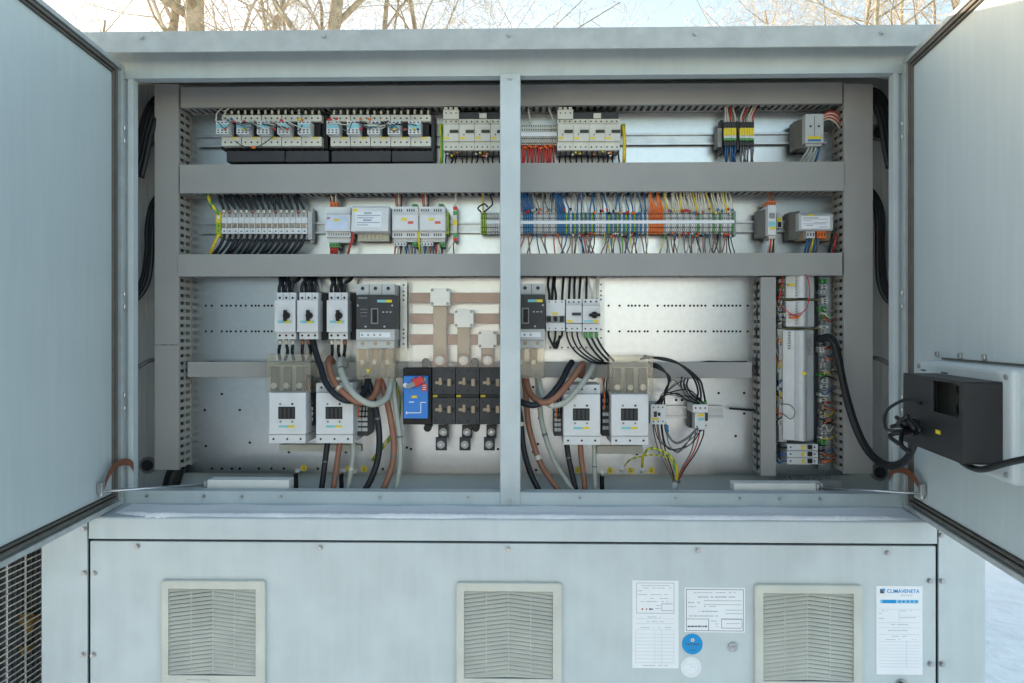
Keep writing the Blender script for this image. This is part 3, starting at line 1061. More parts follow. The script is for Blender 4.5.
# earth terminals beside them
for px, lab in ((441, 'green and yellow earth wire dropping beside the breakers before the mullion'), (623.5, 'green and yellow earth wire dropping beside the breakers past the mullion')):
    wire([(px - .6, 126, 1.935), (px + .8, 136, 1.928), (px + .9, 150, 1.932), (px + .4, 166, 1.95)], 0.0050, W_YEL if px > 500 else EARTH, lab, 'earth wires of the top row', n=8)
    t = thing('earth_terminal', lab.replace('wire dropping', 'terminal block standing'), 'terminal', base_at(px, 131), 'earth terminals of the top row')
    mb = MB()
    mb.pbox(px - 2, 123.5, px + 2, 131, 1.935, 1.984)
    holes(mb, [(px, 126)], 1.935, 0.002, 1)
    mb.build('body', [LIME, BLACK], t, 0.0006)
# pale slim terminals with red wires
def slim_terminal(px, py0, py1, Y, mats_, lab, group, w_=2.13):
    t = thing('terminal_block', lab, 'terminal block', base_at(px + w_ / 2, py1), group)
    x0, x1, z0, z1 = RECT(px + .28, py0, px + w_ - .28, py1, Y)
    h = z1 - z0
    mb = MB()
    mb.prism_x([(1.99, z0 + h * .1), (Y + .014, z0), (Y + .004, z0 + h * .03), (Y + .002, z0 + h * .22), (Y, z0 + h * .24), (Y, z1 - h * .24), (Y + .002, z1 - h * .22), (Y + .004, z1 - h * .03), (Y + .014, z1), (1.99, z1 - h * .1)], x0, x1)
    xm = (x0 + x1) / 2
    for zz, yy in ((z0 + h * .10, Y + .003), (z1 - h * .10, Y + .003), (z0 + h * .30, Y), (z1 - h * .30, Y)):
        mb.cyl((xm, yy + .001, zz), (0, -1, 0), 0.0017, 0.0022, 6, 1)
    mb.build('body', mats_, t)
    return t


proto_t = {}


def put_terminal(px, py0, py1, Y, key, m_, lab, group, w_=2.13):
    kk = (key, py0)
    if kk not in proto_t:
        proto_t[kk] = (slim_terminal(px, py0, py1, Y, [m_, BLACK], lab, group, w_), px)
        return proto_t[kk][0]
    o, p0 = proto_t[kk]
    c = copy_tree(o, P(px, py1, Y) - P(p0, py1, Y))
    c['label'] = lab
    c['group'] = group
    return c


for k in range(16):
    px = 521.2 + 2.25 * k
    put_terminal(px, 123.5, 145, 1.94, 'ivory', IVORY, 'slim ivory terminal block above the red wires in the top row', 'ivory terminal blocks in the top row', 2.25)
tag(MB().pbox(521, 132.2, 557, 136.2, 1.935, 1.9394).build('marker_strip', PAPER), 'white marker strip across the slim ivory terminals in the top row', 'marker strip')
for k in range(13):
    px = 522.4 + 2.6 * k
    b = px + rng.uniform(-.6, 1.2)
    wire([(px, 143, 1.952), (px + .2, 148, 1.945), (b, 156, 1.947), (b + rng.uniform(-1.5, 1), 166, 1.958)], 0.0026, W_RED, 'red wire hanging from the slim ivory terminals in the top row', 'red wires of the ivory terminals', n=6)
for k in range(6):
    px = 523 + 5.2 * k
    s_ = MB().tube([P(px, 145 + rng.uniform(0, 4), 1.938), P(px + 4, 145 + rng.uniform(0, 4), 1.938)], 0.0030, 0, 6)
    tag(s_.build('cable_marker', ORANGE, smooth=True), 'orange marker across the red wires in the top row', 'marker', 'orange markers on the red wires')
for a, b in (((528, 109), (531, 125)), ((549, 110), (553.5, 123))):
    wire([(a[0], a[1] - 5, 1.955), (a[0] + .3, a[1], 1.948), (b[0] - 1, b[1] - 5, 1.943), (b[0], b[1], 1.95)], 0.0024, W_WHITE, 'cream wire dropping from the top duct to the slim ivory terminals', 'cream wires above the ivory terminals', n=6)

# ---- row one: interface relays
def relay(px, lab):
    t = thing('interface_relay', lab, 'relay', base_at(px + 1.2, 145), 'slim interface relays in the top row')
    mb = MB()
    mb.pbox(px + .1, 121.8, px + 2.3, 145.5, 1.935, 1.984)
    mb.build('body', [DGREY], t, 0.0005)
    MB().pbox(px + .15, 127.8, px + 2.25, 135, 1.9225, 1.9348).build('top_lens', YELLOW, t, 0.0004)
    MB().pbox(px + .15, 135.2, px + 2.25, 138, 1.926, 1.9348).build('middle_band', WHITE, t, 0.0004)
    MB().pbox(px + .15, 138.1, px + 2.25, 140.2, 1.928, 1.9348).build('lower_band', GREEN, t, 0.0004)
    return t


r0 = None
for x0, n, nm in ((724.3, 5, 'the smaller stack of five'), (739.8, 6, 'the larger stack of six')):
    for k in range(n):
        px = x0 + 2.42 * k
        lab = '%s slim yellow topped relay in %s, counted from the mullion' % (ORD[k], nm)
        if r0 is None:
            r0 = relay(px, lab)
        else:
            c = copy_tree(r0, P(px, 145, 1.935) - P(724.3, 145, 1.935))
            c['label'] = lab
    for k in range(n):
        px = x0 + 1.2 + 2.42 * k
        m_, cn = [(W_WHITE, 'cream'), (W_WHITE, 'cream'), (W_RED, 'red'), (W_DGREY, 'slate')][(k + (0 if n == 5 else 1)) % 4]
        wire([(px, 122.5, 1.945), (px, 117, 1.94), (px + rng.uniform(-1, 1.5) + (3 if n == 6 else -1), 109, 1.95), (px + (6 if n == 6 else -1.5), 102, 1.958)], 0.0022, m_, '%s wire between the top duct and %s' % (cn, nm.replace('stack', 'relay stack')), '%s wires above the relays' % cn, n=6)
        m_, cn = [(W_BLUE, 'blue'), (W_BLUE, 'blue'), (W_DGREY, 'slate')][k % 3] if n == 5 else (W_DGREY, 'slate')
        wire([(px, 145, 1.945), (px + rng.uniform(-.6, .6), 151, 1.94), (px + rng.uniform(-1.5, 1.5), 158, 1.945), (px + rng.uniform(-2, 2), 166, 1.958)], 0.0025, m_, '%s wire falling from %s' % (cn, nm.replace('stack', 'relay stack')), '%s wires below the relays' % cn, n=6)
t = thing('end_clamp', 'grey rail clamp beside the yellow topped relays', 'clamp', base_at(720, 150))
mb = MB()
mb.pbox(717.6, 128, 722, 147, 1.945, 1.984)
mb.pbox(720.5, 120, 723.6, 154, 1.955, 1.984, 1)
mb.build('body', [MGREY, DGREY], t, 0.0008)
tag(MB().pbox(736.7, 121, 739.2, 150, 1.94, 1.984).build('spacer_block', DGREY, bevel=.0005), 'dark spacer between the two stacks of yellow topped relays', 'spacer')

# ---- row one: two pole device near the end duct
t = thing('fuse_holder', 'cream two pole device with yellow tags at the end of the top rail', 'fuse holder', base_at(814, 144))
mb = MB()
mb.pbox(805.4, 114, 823.5, 142.6, 1.905, 1.984)
mb.pbox(806, 142.7, 822, 146, 1.915, 1.984)
holes(mb, [(810.6, 126.2), (818.8, 126.2)], 1.905, 0.0032, 1)
mb.pbox(814.2, 115, 814.7, 141, 1.9045, 1.9049, 1)
mb.build('body', [LGREY, DGREY], t, 0.0012)
MB().pbox(808, 136.2, 821, 139, 1.9040, 1.9047).build('tag', YELLOW, t)
MB().pbox(808, 139.4, 821, 141.2, 1.9040, 1.9047).build('tag', BLUE, t)
mb = MB()
mb.prism_z([(P(794, 0, 1.95).x, 1.984), (P(794, 0, 1.95).x, 1.95), (P(805, 0, 1.92).x, 1.92), (P(805, 0, 1.92).x, 1.984)], Zf(150, 1.95, 800), Zf(121.5, 1.95, 800))
mb.build('side_bracket', BRKT, t, 0.001)
for k, (m_, cn) in enumerate(((W_GREY, 'grey'), (W_GREY, 'grey'), (W_GREY, 'grey'), (W_BLUE, 'blue'))):
    wire([(809 + 3.6 * k, 144.5, 1.93), (808 + 3.6 * k, 150, 1.928), (803 + 4.5 * k, 158, 1.94), (800 + 4.3 * k, 166, 1.955)], 0.003, m_, '%s wire below the two pole device on the top rail' % cn, 'wires below the two pole device', n=6)
for k in range(6):
    m_, cn = ((W_RED, 'red'), (W_WHITE, 'cream'))[k % 2]
    wire([(822, 116 + k, 1.935), (829, 112 + 1.4 * k, 1.93), (836, 113 + 2.0 * k, 1.935), (841, 119 + 2.3 * k, 1.96)], 0.0024, m_, '%s wire curling from the two pole device into the end duct' % cn, '%s wires entering the end duct' % cn, n=6)

# ---- row two: fused terminals
def fused_terminal(px, lab):
    w_ = 5.73
    t = thing('fused_terminal', lab, 'terminal block', base_at(px + 2.8, 239), 'ivory fused terminals')
    Y = 1.945
    mb = MB()
    mb.pbox(px + .15, 211.5, px + w_ - .15, 217.5, Y + .012, 1.988)
    mb.pbox(px + .15, 217.5, px + w_ - .15, 223.4, Y, 1.988)
    mb.pbox(px + .15, 228, px + w_ - .15, 233.8, Y, 1.988)
    mb.pbox(px + .15, 233.8, px + w_ - .15, 239, Y + .012, 1.988)
    mb.pbox(px + .4, 223.4, px + w_ - .4, 228, Y + .004, 1.988)
    holes(mb, [(px + 2.87, 216)], Y + .012, 0.0024, 1)
    holes(mb, [(px + 2.87, 231.2)], Y, 0.0024, 1)
    mb.build('body', [WHITE, DGREY], t, 0.0006)
    MB().pbox(px + .7, 223.9, px + 3.3, 227.6, Y - .001, Y + .0039).build('fuse_lens', COPD, t)
    return t


f0 = None
for k in range(15):
    px = 221.3 + 5.73 * k
    lab = 'ivory fused terminal in the row of fifteen under the black wires'
    if f0 is None:
        f0 = fused_terminal(px, lab)
    else:
        copy_tree(f0, P(px, 239, 1.945) - P(221.3, 239, 1.945))
    a = px + 2.8
    for j in range(2):
        q = a - rng.uniform(2, 6) - j * 2.6
        wire([(a + j * .7 - .3, 213.5, 1.952), (a - .6, 208.5, 1.946), (q + .8, 200, 1.945), (q, 194, 1.95), (q - .5, 188, 1.955)], 0.0036 - j * .0010, W_NAVY, 'thick dark wire dropping from the duct into the fused terminals', 'dark wires above the fused terminals', n=7)
    q = a - rng.uniform(9, 12)
    wire([(a + .4, 234.5, 1.953), (a - .5, 238.5, 1.943), (a - 4, 246, 1.942), (q, 255, 1.952), (q - 2, 259, 1.957)], 0.0042, W_NAVY, 'thick dark wire sweeping out below the fused terminals', 'dark wires below the fused terminals', n=8)
    q -= 3
    if k % 3 == 0:
        wire([(a + .2, 236, 1.958), (a - 2, 241, 1.955), (a - 5, 247, 1.955), (q, 256, 1.96)], 0.004, W_BLACK, 'dark wire behind the sweep below the fused terminals', 'dark wires below the fused terminals', n=7)
    s_ = MB().tube([P(a, 213.2, 1.948), P(a - .6, 209.8, 1.944)], 0.0040, 0, 8)
    tag(s_.build('wire_sleeve', W_BROWN if k % 4 == 1 else W_WHITE, smooth=True), 'marker sleeve at the head of the fused terminals', 'sleeve', 'sleeves at the fused terminals')
t = thing('end_plate', 'grey end plate closing the row of fused terminals', 'end plate', base_at(309.6, 243))
mb = MB()
mb.pbox(307.4, 211, 312, 239.5, 1.955, 1.988)
mb.pbox(309.8, 208, 313, 243, 1.97, 1.988)
mb.build('body', LGREY, t, 0.001)
t = thing('earth_terminal', 'yellow and green earth terminal at the start of the fused terminals', 'terminal', base_at(218.5, 239))
mb = MB()
mb.pbox(215.8, 212, 221, 223, 1.95, 1.988, 0)
mb.pbox(215.8, 223.1, 221, 237, 1.95, 1.988, 1)
mb.pbox(217.2, 215, 219.6, 219, 1.9494, 1.9499, 2)
holes(mb, [(218.4, 226), (218.4, 231)], 1.95, 0.0022, 3)
mb.build('body', [YELLOW, LIME, PAPER, BLACK], t, 0.0008)
wire([(206, 188, 1.955), (207.5, 195, 1.945), (211, 204, 1.940), (216, 210.5, 1.942), (219, 214, 1.95)], 0.0046, EARTH, 'green and yellow earth wire curving into the terminal beside the fused row', 'earth wires of the fused terminals')
wire([(219.3, 234, 1.95), (216, 240, 1.942), (212, 249, 1.945), (209, 258, 1.955)], 0.0044, W_YEL, 'yellow earth wire leaving downward beside the fused row', 'earth wires of the fused terminals')

# ---- row two: controllers
def connector(t, px0, py0, px1, py1, Y, m_, nm='connector', teeth=0):
    mb = MB()
    mb.pbox(px0, py0, px1, py1, Y, 1.98)
    w_ = (px1 - px0)
    n = max(1, int(w_ / 2.6))
    for k in range(n):
        c = px0 + w_ * (k + .5) / n
        mb.pbox(c - .6, py0 + (py1 - py0) * .3, c + .6, py0 + (py1 - py0) * .75, Y - .0006, Y - .0001, 1)
    return mb.build(nm, [m_, DGREY], t, 0.0006)


t = thing('blue_white_controller', 'pale controller with a blue tinted face between fused terminals and power supply', 'controller', base_at(338, 238))
mb = MB()
mb.pbox(325.8, 207, 350.5, 214.5, 1.93, 1.984)
mb.pbox(325, 214.6, 350.5, 231, 1.915, 1.984)
mb.pbox(325.8, 231.1, 350.5, 237, 1.93, 1.984)
mb.pbox(328, 237.1, 350.5, 242.6, 1.945, 1.984)
for k in range(9):
    mb.pbox(328.5 + 2.4 * k, 233, 329.7 + 2.4 * k, 235.5, 1.9294, 1.9299, 1)
mb.build('housing', [WHITE, MGREY], t, 0.0015)
mb = MB()
mb.pbox(325.8, 215.5, 348.2, 229.6, 1.9140, 1.9148)
mb.build('face_sticker', mat('pale_blue_sticker', (0.50, 0.58, 0.72), 0.4, 0, 0.1, 30), t)
MB().pbox(334, 218.7, 339, 220.9, 1.9132, 1.9139).build('tag', YELLOW, t)
MB().pbox(327, 217.4, 330, 218.8, 1.9132, 1.9139).build('badge', RED, t)
connector(t, 330, 202, 336.6, 206.8, 1.94, ORANGE)
connector(t, 329.3, 243, 338.5, 247.2, 1.945, GREEN)
for k in range(5):
    wire([(331 + 1.2 * k, 203, 1.95), (330.5 + 1.3 * k, 198, 1.945), (327 + 2.2 * k, 192, 1.95), (325 + 2.4 * k, 187, 1.956)], 0.0022, [W_BLACK, W_WHITE, W_BROWN][k % 3], 'short wire above the orange connector of the blue faced controller', 'wires above the blue faced controller', n=6)
for k in range(5):
    wire([(330.5 + 1.7 * k, 246, 1.955), (330.8 + 1.6 * k, 250, 1.95), (331 + 1.6 * k, 258, 1.957)], 0.0026, W_RED, 'short red wire under the green connector of the blue faced controller', 'red wires under the blue faced controller', n=6)
wire([(351.5, 213, 1.94), (352.5, 225, 1.932), (353.2, 236, 1.935), (350, 246, 1.94), (347.5, 257, 1.955)], 0.0030, W_RED, 'red wire running down between blue faced controller and power supply', 'red wire by the power supply')

t = thing('power_supply', 'grey box power supply with a white text plate and clear terminal cover', 'power supply', base_at(369, 242))
x0, x1, z0, z1 = RECT(350.8, 205, 388, 231.3, 1.90)
mb = MB()
mb.prism_x([(1.985, z0), (1.900, z0), (1.910, z1 - 0.006), (1.916, z1), (1.985, z1)], x0, x1)
mb.build('housing', WHITE, t, 0.0015)
mb = MB()
lx0, lx1, lz0, lz1 = RECT(355, 211, 381, 227, 1.90)


def on_slope(z):
    return 1.900 + 0.010 * (z - z0) / (z1 - 0.006 - z0)


def slope_quad(mb, a, b, c, d, off, m):
    mb.add([(a, on_slope(c) - off, c), (b, on_slope(c) - off, c), (b, on_slope(d) - off, d), (a, on_slope(d) - off, d),
            (a, on_slope(c) - off + .0003, c), (b, on_slope(c) - off + .0003, c), (b, on_slope(d) - off + .0003, d), (a, on_slope(d) - off + .0003, d)],
           [(0, 1, 2, 3), (7, 6, 5, 4), (0, 4, 5, 1), (1, 5, 6, 2), (2, 6, 7, 3), (3, 7, 4, 0)], m)


slope_quad(mb, lx0, lx1, lz0, lz1, .0006, 0)
for k, (q0, q1, thick) in enumerate(((.32, .62, .0024), (.06, .95, .0012), (.06, .7, .0012), (.3, .62, .0024), (.06, .95, .0012), (.06, .5, .0012))):
    zc = lz1 - (lz1 - lz0) * (k + .7) / 6.6
    slope_quad(mb, lx0 + (lx1 - lx0) * q0, lx0 + (lx1 - lx0) * q1, zc - thick, zc + thick, .0011, 1)
mb.build('text_plate', [PAPER, INK], t)
mb = MB()
slope_quad(mb, x0 + .003, x0 + .016, z1 - .016, z1 - .009, .0006, 0)
mb.build('tag', YELLOW, t)
mb = MB()
mb.pbox(358, 232, 389, 241, 1.955, 1.984)
for k in range(7):
    mb.pbox(360 + 4 * k, 233.5, 362.6 + 4 * k, 239.5, 1.953, 1.9549, 1)
mb.build('terminal_row', [LGREY, IVORY], t, 0.001)
MB().pbox(357.5, 231.6, 389.5, 241.5, 1.938, 1.94).build('terminal_cover', CLEAR, t)


def io_module(px, lab):
    t = thing('expansion_module', lab, 'module', base_at(px + 13, 238), 'pale expansion modules')
    mb = MB()
    mb.pbox(px, 206.6, px + 26, 214, 1.935, 1.984)
    mb.pbox(px, 214.1, px + 26, 230.6, 1.918, 1.984)
    mb.pbox(px, 230.7, px + 26, 238, 1.935, 1.984)
    mb.pbox(px + 1.5, 238.1, px + 26, 242, 1.95, 1.984)
    for k in range(4):
        for o in (2, 14.5):
            mb.pbox(px + o + 2.2 * k, 209, px + o + 1.1 + 2.2 * k, 211.6, 1.9344, 1.9349, 1)
            mb.pbox(px + o + 2.2 * k, 233.5, px + o + 1.1 + 2.2 * k, 236, 1.9344, 1.9349, 1)
    mb.build('housing', [WHITE, DGREY], t, 0.0015)
    mb = MB()
    mb.pbox(px + 1.2, 215.4, px + 24.8, 229.6, 1.9165, 1.9178)
    mb.build('face_panel', WHITE, t, 0.001)
    MB().pbox(px + 9, 218, px + 14.5, 220.6, 1.9155, 1.9163).build('tag', YELLOW, t)
    MB().pbox(px + 15.5, 221.2, px + 21, 223.8, 1.9155, 1.9163).build('badge', mat('badge_red' + str(px), (0.62, 0.10, 0.10), .5), t)
    connector(t, px + 19.5, 203.8, px + 24.5, 206.4, 1.945, GREEN)
    connector(t, px + 1.5, 242.3, px + 14, 246, 1.945, WHITE)
    connector(t, px + 20, 242.3, px + 25.5, 247, 1.945, GREEN)
    return t


m0 = io_module(392.3, 'pale expansion module next to the power supply')
c = copy_tree(m0, P(419.2, 238, 1.935) - P(392.3, 238, 1.935))
c['label'] = 'pale expansion module farther from the power supply, beside a green terminal'
for px in (392.3, 419.2):
    for k in range(5):
        m_, cn = [(W_RED, 'red'), (W_BROWN, 'brown'), (W_WHITE, 'cream'), (W_BROWN, 'brown'), (W_BLACK, 'black')][k]
        wire([(px + 4 + 1.3 * k, 207, 1.948), (px + 3.5 + 1.5 * k, 202, 1.94), (px + 3 + 1.6 * k, 196, 1.945), (px + 2 + 1.8 * k, 188, 1.956)], 0.0017, m_, '%s wire above the pale expansion modules' % cn, 'wires above the expansion modules', n=6)
    for k in range(8):
        m_, cn = [(W_RED, 'red'), (W_WHITE, 'cream'), (W_BLACK, 'black'), (W_WHITE, 'cream'), (W_BLUE, 'blue'), (W_GREY, 'grey'), (W_BROWN, 'brown'), (W_BLUE, 'blue')][(k + int(px)) % 8]
        wire([(px + 3 + 2.7 * k, 244.5, 1.952), (px + 3 + 2.8 * k, 248, 1.945), (px + 2 + 3 * k, 258, 1.957)], 0.0023, m_, '%s wire below the pale expansion modules' % cn, 'wires below the expansion modules', n=6)
wire([(418, 208, 1.945), (418.8, 220, 1.935), (418.6, 236, 1.935), (419.6, 248, 1.945), (420, 257, 1.957)], 0.0034, EARTH, 'earth wire running between the two pale expansion modules', 'earth wires by the modules')
t = thing('earth_terminal', 'green earth terminal beside the farther expansion module', 'terminal', base_at(446.5, 234))
mb = MB().pbox(444.9, 212, 448.6, 234, 1.945, 1.988)
holes(mb, [(446.7, 215.5), (446.7, 230)], 1.945, .002, 1)
mb.build('body', [LIME, BLACK], t, .0006)
t = thing('slim_fuse', 'slim cream fuse with red and green bands beside the pale expansion modules', 'fuse', base_at(455, 241))
mb = MB()
mb.pbox(453.2, 206, 456.9, 241, 1.945, 1.988, 0)
for a, b, k in ((206.5, 210, 1), (211, 215, 2), (233, 237, 2), (237.5, 241, 1), (220, 225, 3)):
    mb.pbox(453, a, 457.1, b, 1.9435, 1.9449, k)
mb.build('body', [IVORY, RED, GREEN, YELLOW], t, 0.0005)
wire([(455.3, 207, 1.95), (456, 200, 1.947), (455.5, 193, 1.953), (455, 188, 1.957)], 0.0024, W_WHITE, 'cream wire above the slim banded fuse', 'wires of the slim fuse')
wire([(455, 240, 1.95), (451, 246, 1.945), (445, 255, 1.955)], 0.0016, W_WHITE, 'cream wire below the slim banded fuse', 'wires of the slim fuse')
wire([(454, 240, 1.95), (453.5, 248, 1.945), (454.5, 257, 1.957)], 0.0016, W_BLACK, 'black wire below the slim banded fuse', 'wires of the slim fuse')

# ---- row two: the long terminal strip
YT = 1.948
strip = []
px = 480.4
for k in range(3):
    strip.append((px, 'earth', LIME, 'green and yellow'))
    px += 2.13
while px < 499:
    strip.append((px, 'grey', TGREY, 'grey'))
    px += 2.13
px = 520.8
seq = [('cream', IVORY, 'ivory')] + [('blue', BLUE, 'blue')] * 5 + [('grey', TGREY, 'grey')] * 11 + [('blue', BLUE, 'blue')] * 3
tail = [('navy', BLUE, 'blue'), ('blue', BLUE, 'blue'), ('lime', LIME, 'green and yellow'), ('blue', BLUE, 'blue'), ('grey', TGREY, 'grey')]
k = 0
while 520.8 + 2.13 * len(seq) < 634:
    seq.append([('blue', BLUE, 'blue'), ('lime', LIME, 'green and yellow'), ('blue', BLUE, 'blue'), ('grey', TGREY, 'grey')][k % 4] if not (15 <= k < 20) else ('grey', TGREY, 'grey'))
    k += 1
while 520.8 + 2.13 * len(seq) < 648.5:
    seq.append([('blue', BLUE, 'blue'), ('grey', TGREY, 'grey')][k % 2])
    k += 1
seq += [('orange', ORANGE, 'orange')] * 7
while 520.8 + 2.13 * len(seq) < 732.5:
    q = 520.8 + 2.13 * len(seq)
    gr = any(abs(q - g) < 1.07 for g in (698, 712.5, 719.5, 731.5))
    seq.append(('green', GREEN, 'green') if gr else ('grey', TGREY, 'grey'))
for i, (a, b, c) in enumerate(seq):
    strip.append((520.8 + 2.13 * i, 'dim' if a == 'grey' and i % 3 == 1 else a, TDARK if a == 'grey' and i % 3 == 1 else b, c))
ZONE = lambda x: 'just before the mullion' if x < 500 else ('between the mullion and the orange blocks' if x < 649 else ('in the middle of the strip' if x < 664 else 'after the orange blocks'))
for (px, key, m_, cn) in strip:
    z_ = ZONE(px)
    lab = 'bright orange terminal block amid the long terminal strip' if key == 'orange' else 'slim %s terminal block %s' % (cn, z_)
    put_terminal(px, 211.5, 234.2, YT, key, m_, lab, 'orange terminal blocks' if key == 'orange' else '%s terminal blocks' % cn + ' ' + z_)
for a, b, lab in ((486.5, 499.8, 'short white marker strip across the terminals before the mullion'), (520.6, 734.5, 'long white marker strip across the terminals past the mullion')):
    tag(MB().pbox(a, 220.4, b, 223.6, YT - .0025, YT - .0005).build('marker_strip', PAPER, bevel=.0005), lab, 'marker strip', 'white marker strips')
t = thing('end_clamp', 'dark end clamp finishing the long terminal strip', 'clamp', base_at(735, 236))
MB().pbox(733.6, 211, 736, 236, 1.95, 1.985).build('body', MGREY, t, .0006)
# its wires, each from a block
for i, (px, key, m0_, cn0) in enumerate(strip):
    a = px + 1.06
    if px > 500:
        # upper wires
        if key == 'orange':
            mm, cn, r_ = W_ORANGE, 'orange', .0028
        elif key == 'blue' and px < 565:
            mm, cn, r_ = W_BLUE, 'blue', .0028
        elif px > 664:
            mm, cn, r_ = (W_WHITE, 'cream', .0021) if i % 7 else (W_YEL, 'yellow', .0023)
        elif key in ('blue', 'navy'):
            mm, cn, r_ = (W_BLUE, 'blue', .0020) if i % 2 else (W_NAVY, 'dark', .0018)
        else:
            mm, cn, r_ = [(W_GREY, 'grey', .0018), (W_DGREY, 'slate', .0018)][i % 2]
        skip = (565 < px < 645 and i % 3 == 0) or (key in ('lime', 'green') and i % 2)
        if not skip:
            if key == 'orange':
                j = (px - 649) / 15
                top = 649.5 + (0 if j < .5 else 7) + rng.uniform(0, 1.6)
            elif key == 'blue' and px < 565:
                top = a - 4 + rng.uniform(-1, 1)
            elif px > 664:
                top = a - rng.uniform(1, 6)
            else:
                top = a + rng.uniform(-4, 3)
            wire([(a, 213.5, YT + .008), (a + .1, 208.5, YT - .002), (a * .45 + top * .55 + rng.uniform(-.8, .8), 201, YT - .004), (top, 194, YT), (top - .3, 187, 1.957)], r_, mm, 'thin %s wire dropping into the terminal strip %s' % (cn, ZONE(px)), '%s wires above the terminal strip' % cn, n=6)
            if rng.random() < .75:
                m_, cn2 = rng.choice([(RED, 'red'), (ORANGE, 'orange'), (BLUE, 'blue'), (BLACK, 'black'), (W_WHITE, 'cream')] if px < 649 else [(RED, 'red'), (W_BROWN, 'brown'), (W_WHITE, 'cream'), (YELLOW, 'yellow'), (BLUE, 'blue'), (RED, 'red')])
                if key != 'orange':
                    yy = rng.uniform(207.5, 212.5)
                    tag(MB().tube([P(a - .4, yy, YT - .004), P(a + .3, yy + 2.2, YT - .002)], .0030, 0, 6).build('cable_marker', m_, smooth=True), '%s marker sleeve above the terminal strip %s' % (cn2, ZONE(px)), 'marker', '%s markers above the terminal strip' % cn2)
        # lower wires
        mm, cn, r_ = None, '', .0017
        if key == 'orange':
            pass
        elif px > 664:
            mm, cn = [(W_DGREY, 'slate'), (W_BLACK, 'black'), (W_DGREY, 'slate'), (W_GREY, 'grey'), (W_BROWN, 'brown')][i % 5]
        elif px > 600:
            mm, cn = [(EARTH, 'green and yellow'), (W_BROWN, 'brown'), (W_DGREY, 'slate'), (W_BLUE, 'blue')][i % 4]
        elif i % 2 == 0 or px > 570:
            mm, cn = [(W_DGREY, 'slate'), (W_NAVY, 'dark'), (W_BLUE, 'blue'), (W_RED, 'red'), (W_DGREY, 'slate'), (W_BROWN, 'brown'), (W_DGREY, 'slate')][i % 7]
        if mm is not None and rng.random() < .85:
            bot = a + rng.choice([-1, 1]) * rng.uniform(0, 7) if px < 660 else a + rng.uniform(-7, 6)
            wire([(a, 232, YT + .008), (a, 237, YT - .001), (a * .6 + bot * .4 + rng.uniform(-1.2, 1.2), 245, YT - .004), (bot, 255, YT), (bot, 260, 1.957)], r_, mm, '%s wire hanging from the terminal strip %s' % (cn, ZONE(px)), '%s wires below the terminal strip' % cn, n=6)
            if rng.random() < .5:
                m_, cn2 = rng.choice([(RED, 'red'), (ORANGE, 'orange'), (BLUE, 'blue'), (BLACK, 'black'), (W_WHITE, 'cream')])
                yy = rng.uniform(232.5, 236)
                tag(MB().tube([P(a - .5, yy, YT - .003), P(a + .5, yy + 1.6, YT - .004)], .0030, 0, 6).build('cable_marker', m_, smooth=True), '%s marker sleeve below the terminal strip %s' % (cn2, ZONE(px)), 'marker', '%s markers below the terminal strip' % cn2)
for pts, m_, cn in (([(488, 207, 1.945), (484, 204, 1.94), (478, 208, 1.94), (481, 212, 1.95)], W_NAVY, 'dark'), ([(483, 188, 1.957), (483, 198, 1.95), (483, 206, 1.945), (483.2, 213, 1.952)], W_YEL, 'yellow'), ([(487, 188, 1.957), (491, 197, 1.945), (492.5, 204, 1.945), (489, 208, 1.945), (484, 212, 1.95)], W_NAVY, 'dark')):
    wire(pts, .0022, m_, '%s wire curling into the short terminal run before the mullion' % cn, 'wires before the mullion')

# ---- row two, far end: slim breaker and transformer
t = thing('residual_breaker', 'slim pale breaker with orange connectors between terminal strip and transformer', 'breaker', base_at(772, 240))
mb = MB()
mb.pbox(768, 205, 776.3, 235, 1.915, 1.984)
mb.pbox(769, 235.1, 775.5, 238.5, 1.93, 1.984)
mb.build('body', WHITE, t, .001)
MB().pbox(769.6, 213, 774.8, 218, 1.912, 1.9148).build('window', MATS['mid_grey_plastic'], t)
MB().pbox(768.6, 221.5, 775.8, 226.5, 1.9140, 1.9147).build('label_strip', SKYB, t)
MB().pbox(769.6, 227, 775, 229.4, 1.9140, 1.9147).build('tag', YELLOW, t)
connector(t, 768.2, 200.8, 776.2, 204.8, 1.93, ORANGE)
mb = MB()
mb.prism_z([(P(757.6, 0, 1.955).x, 1.984), (P(757.6, 0, 1.955).x, 1.955), (P(767.8, 0, 1.93).x, 1.93), (P(767.8, 0, 1.93).x, 1.984)], Zf(238, 1.95, 762), Zf(210.5, 1.95, 762))
mb.build('side_bracket', BRKT, t, .001)
mb = MB()
mb.pbox(776.6, 212.5, 782.4, 228, 1.945, 1.985)
mb.pbox(777, 217.5, 782, 221.5, 1.9442, 1.9448, 1)
mb.pbox(778, 222, 781.5, 227, 1.9435, 1.9448, 2)
mb.build('side_block', [LGREY, YELLOW, BLACK], t, .0006)
for k in range(5):
    m_, cn = [(W_WHITE, 'cream'), (W_RED, 'red'), (W_WHITE, 'cream'), (W_BLACK, 'black'), (W_WHITE, 'cream')][k]
    wire([(769.6 + 1.4 * k, 237, 1.94), (769 + 1.5 * k, 244, 1.935), (768 + 1.6 * k, 251, 1.945), (767.6 + 1.5 * k, 258, 1.957)], .0020, m_, '%s wire below the slim breaker by the transformer' % cn, 'wires below the slim breaker', n=6)
for k in range(3):
    wire([(770 + 2 * k, 202, 1.94), (769 + 2 * k, 196, 1.945), (768 + 2 * k, 188, 1.956)], .0022, W_BROWN, 'brown wire above the slim breaker by the transformer', 'wires above the slim breaker', n=6)
t = thing('transformer', 'squat grey transformer with a printed plate and orange terminal', 'transformer', base_at(815, 240))
x0, x1, z0, z1 = RECT(799, 212.5, 833, 230.5, 1.915)
mb = MB()
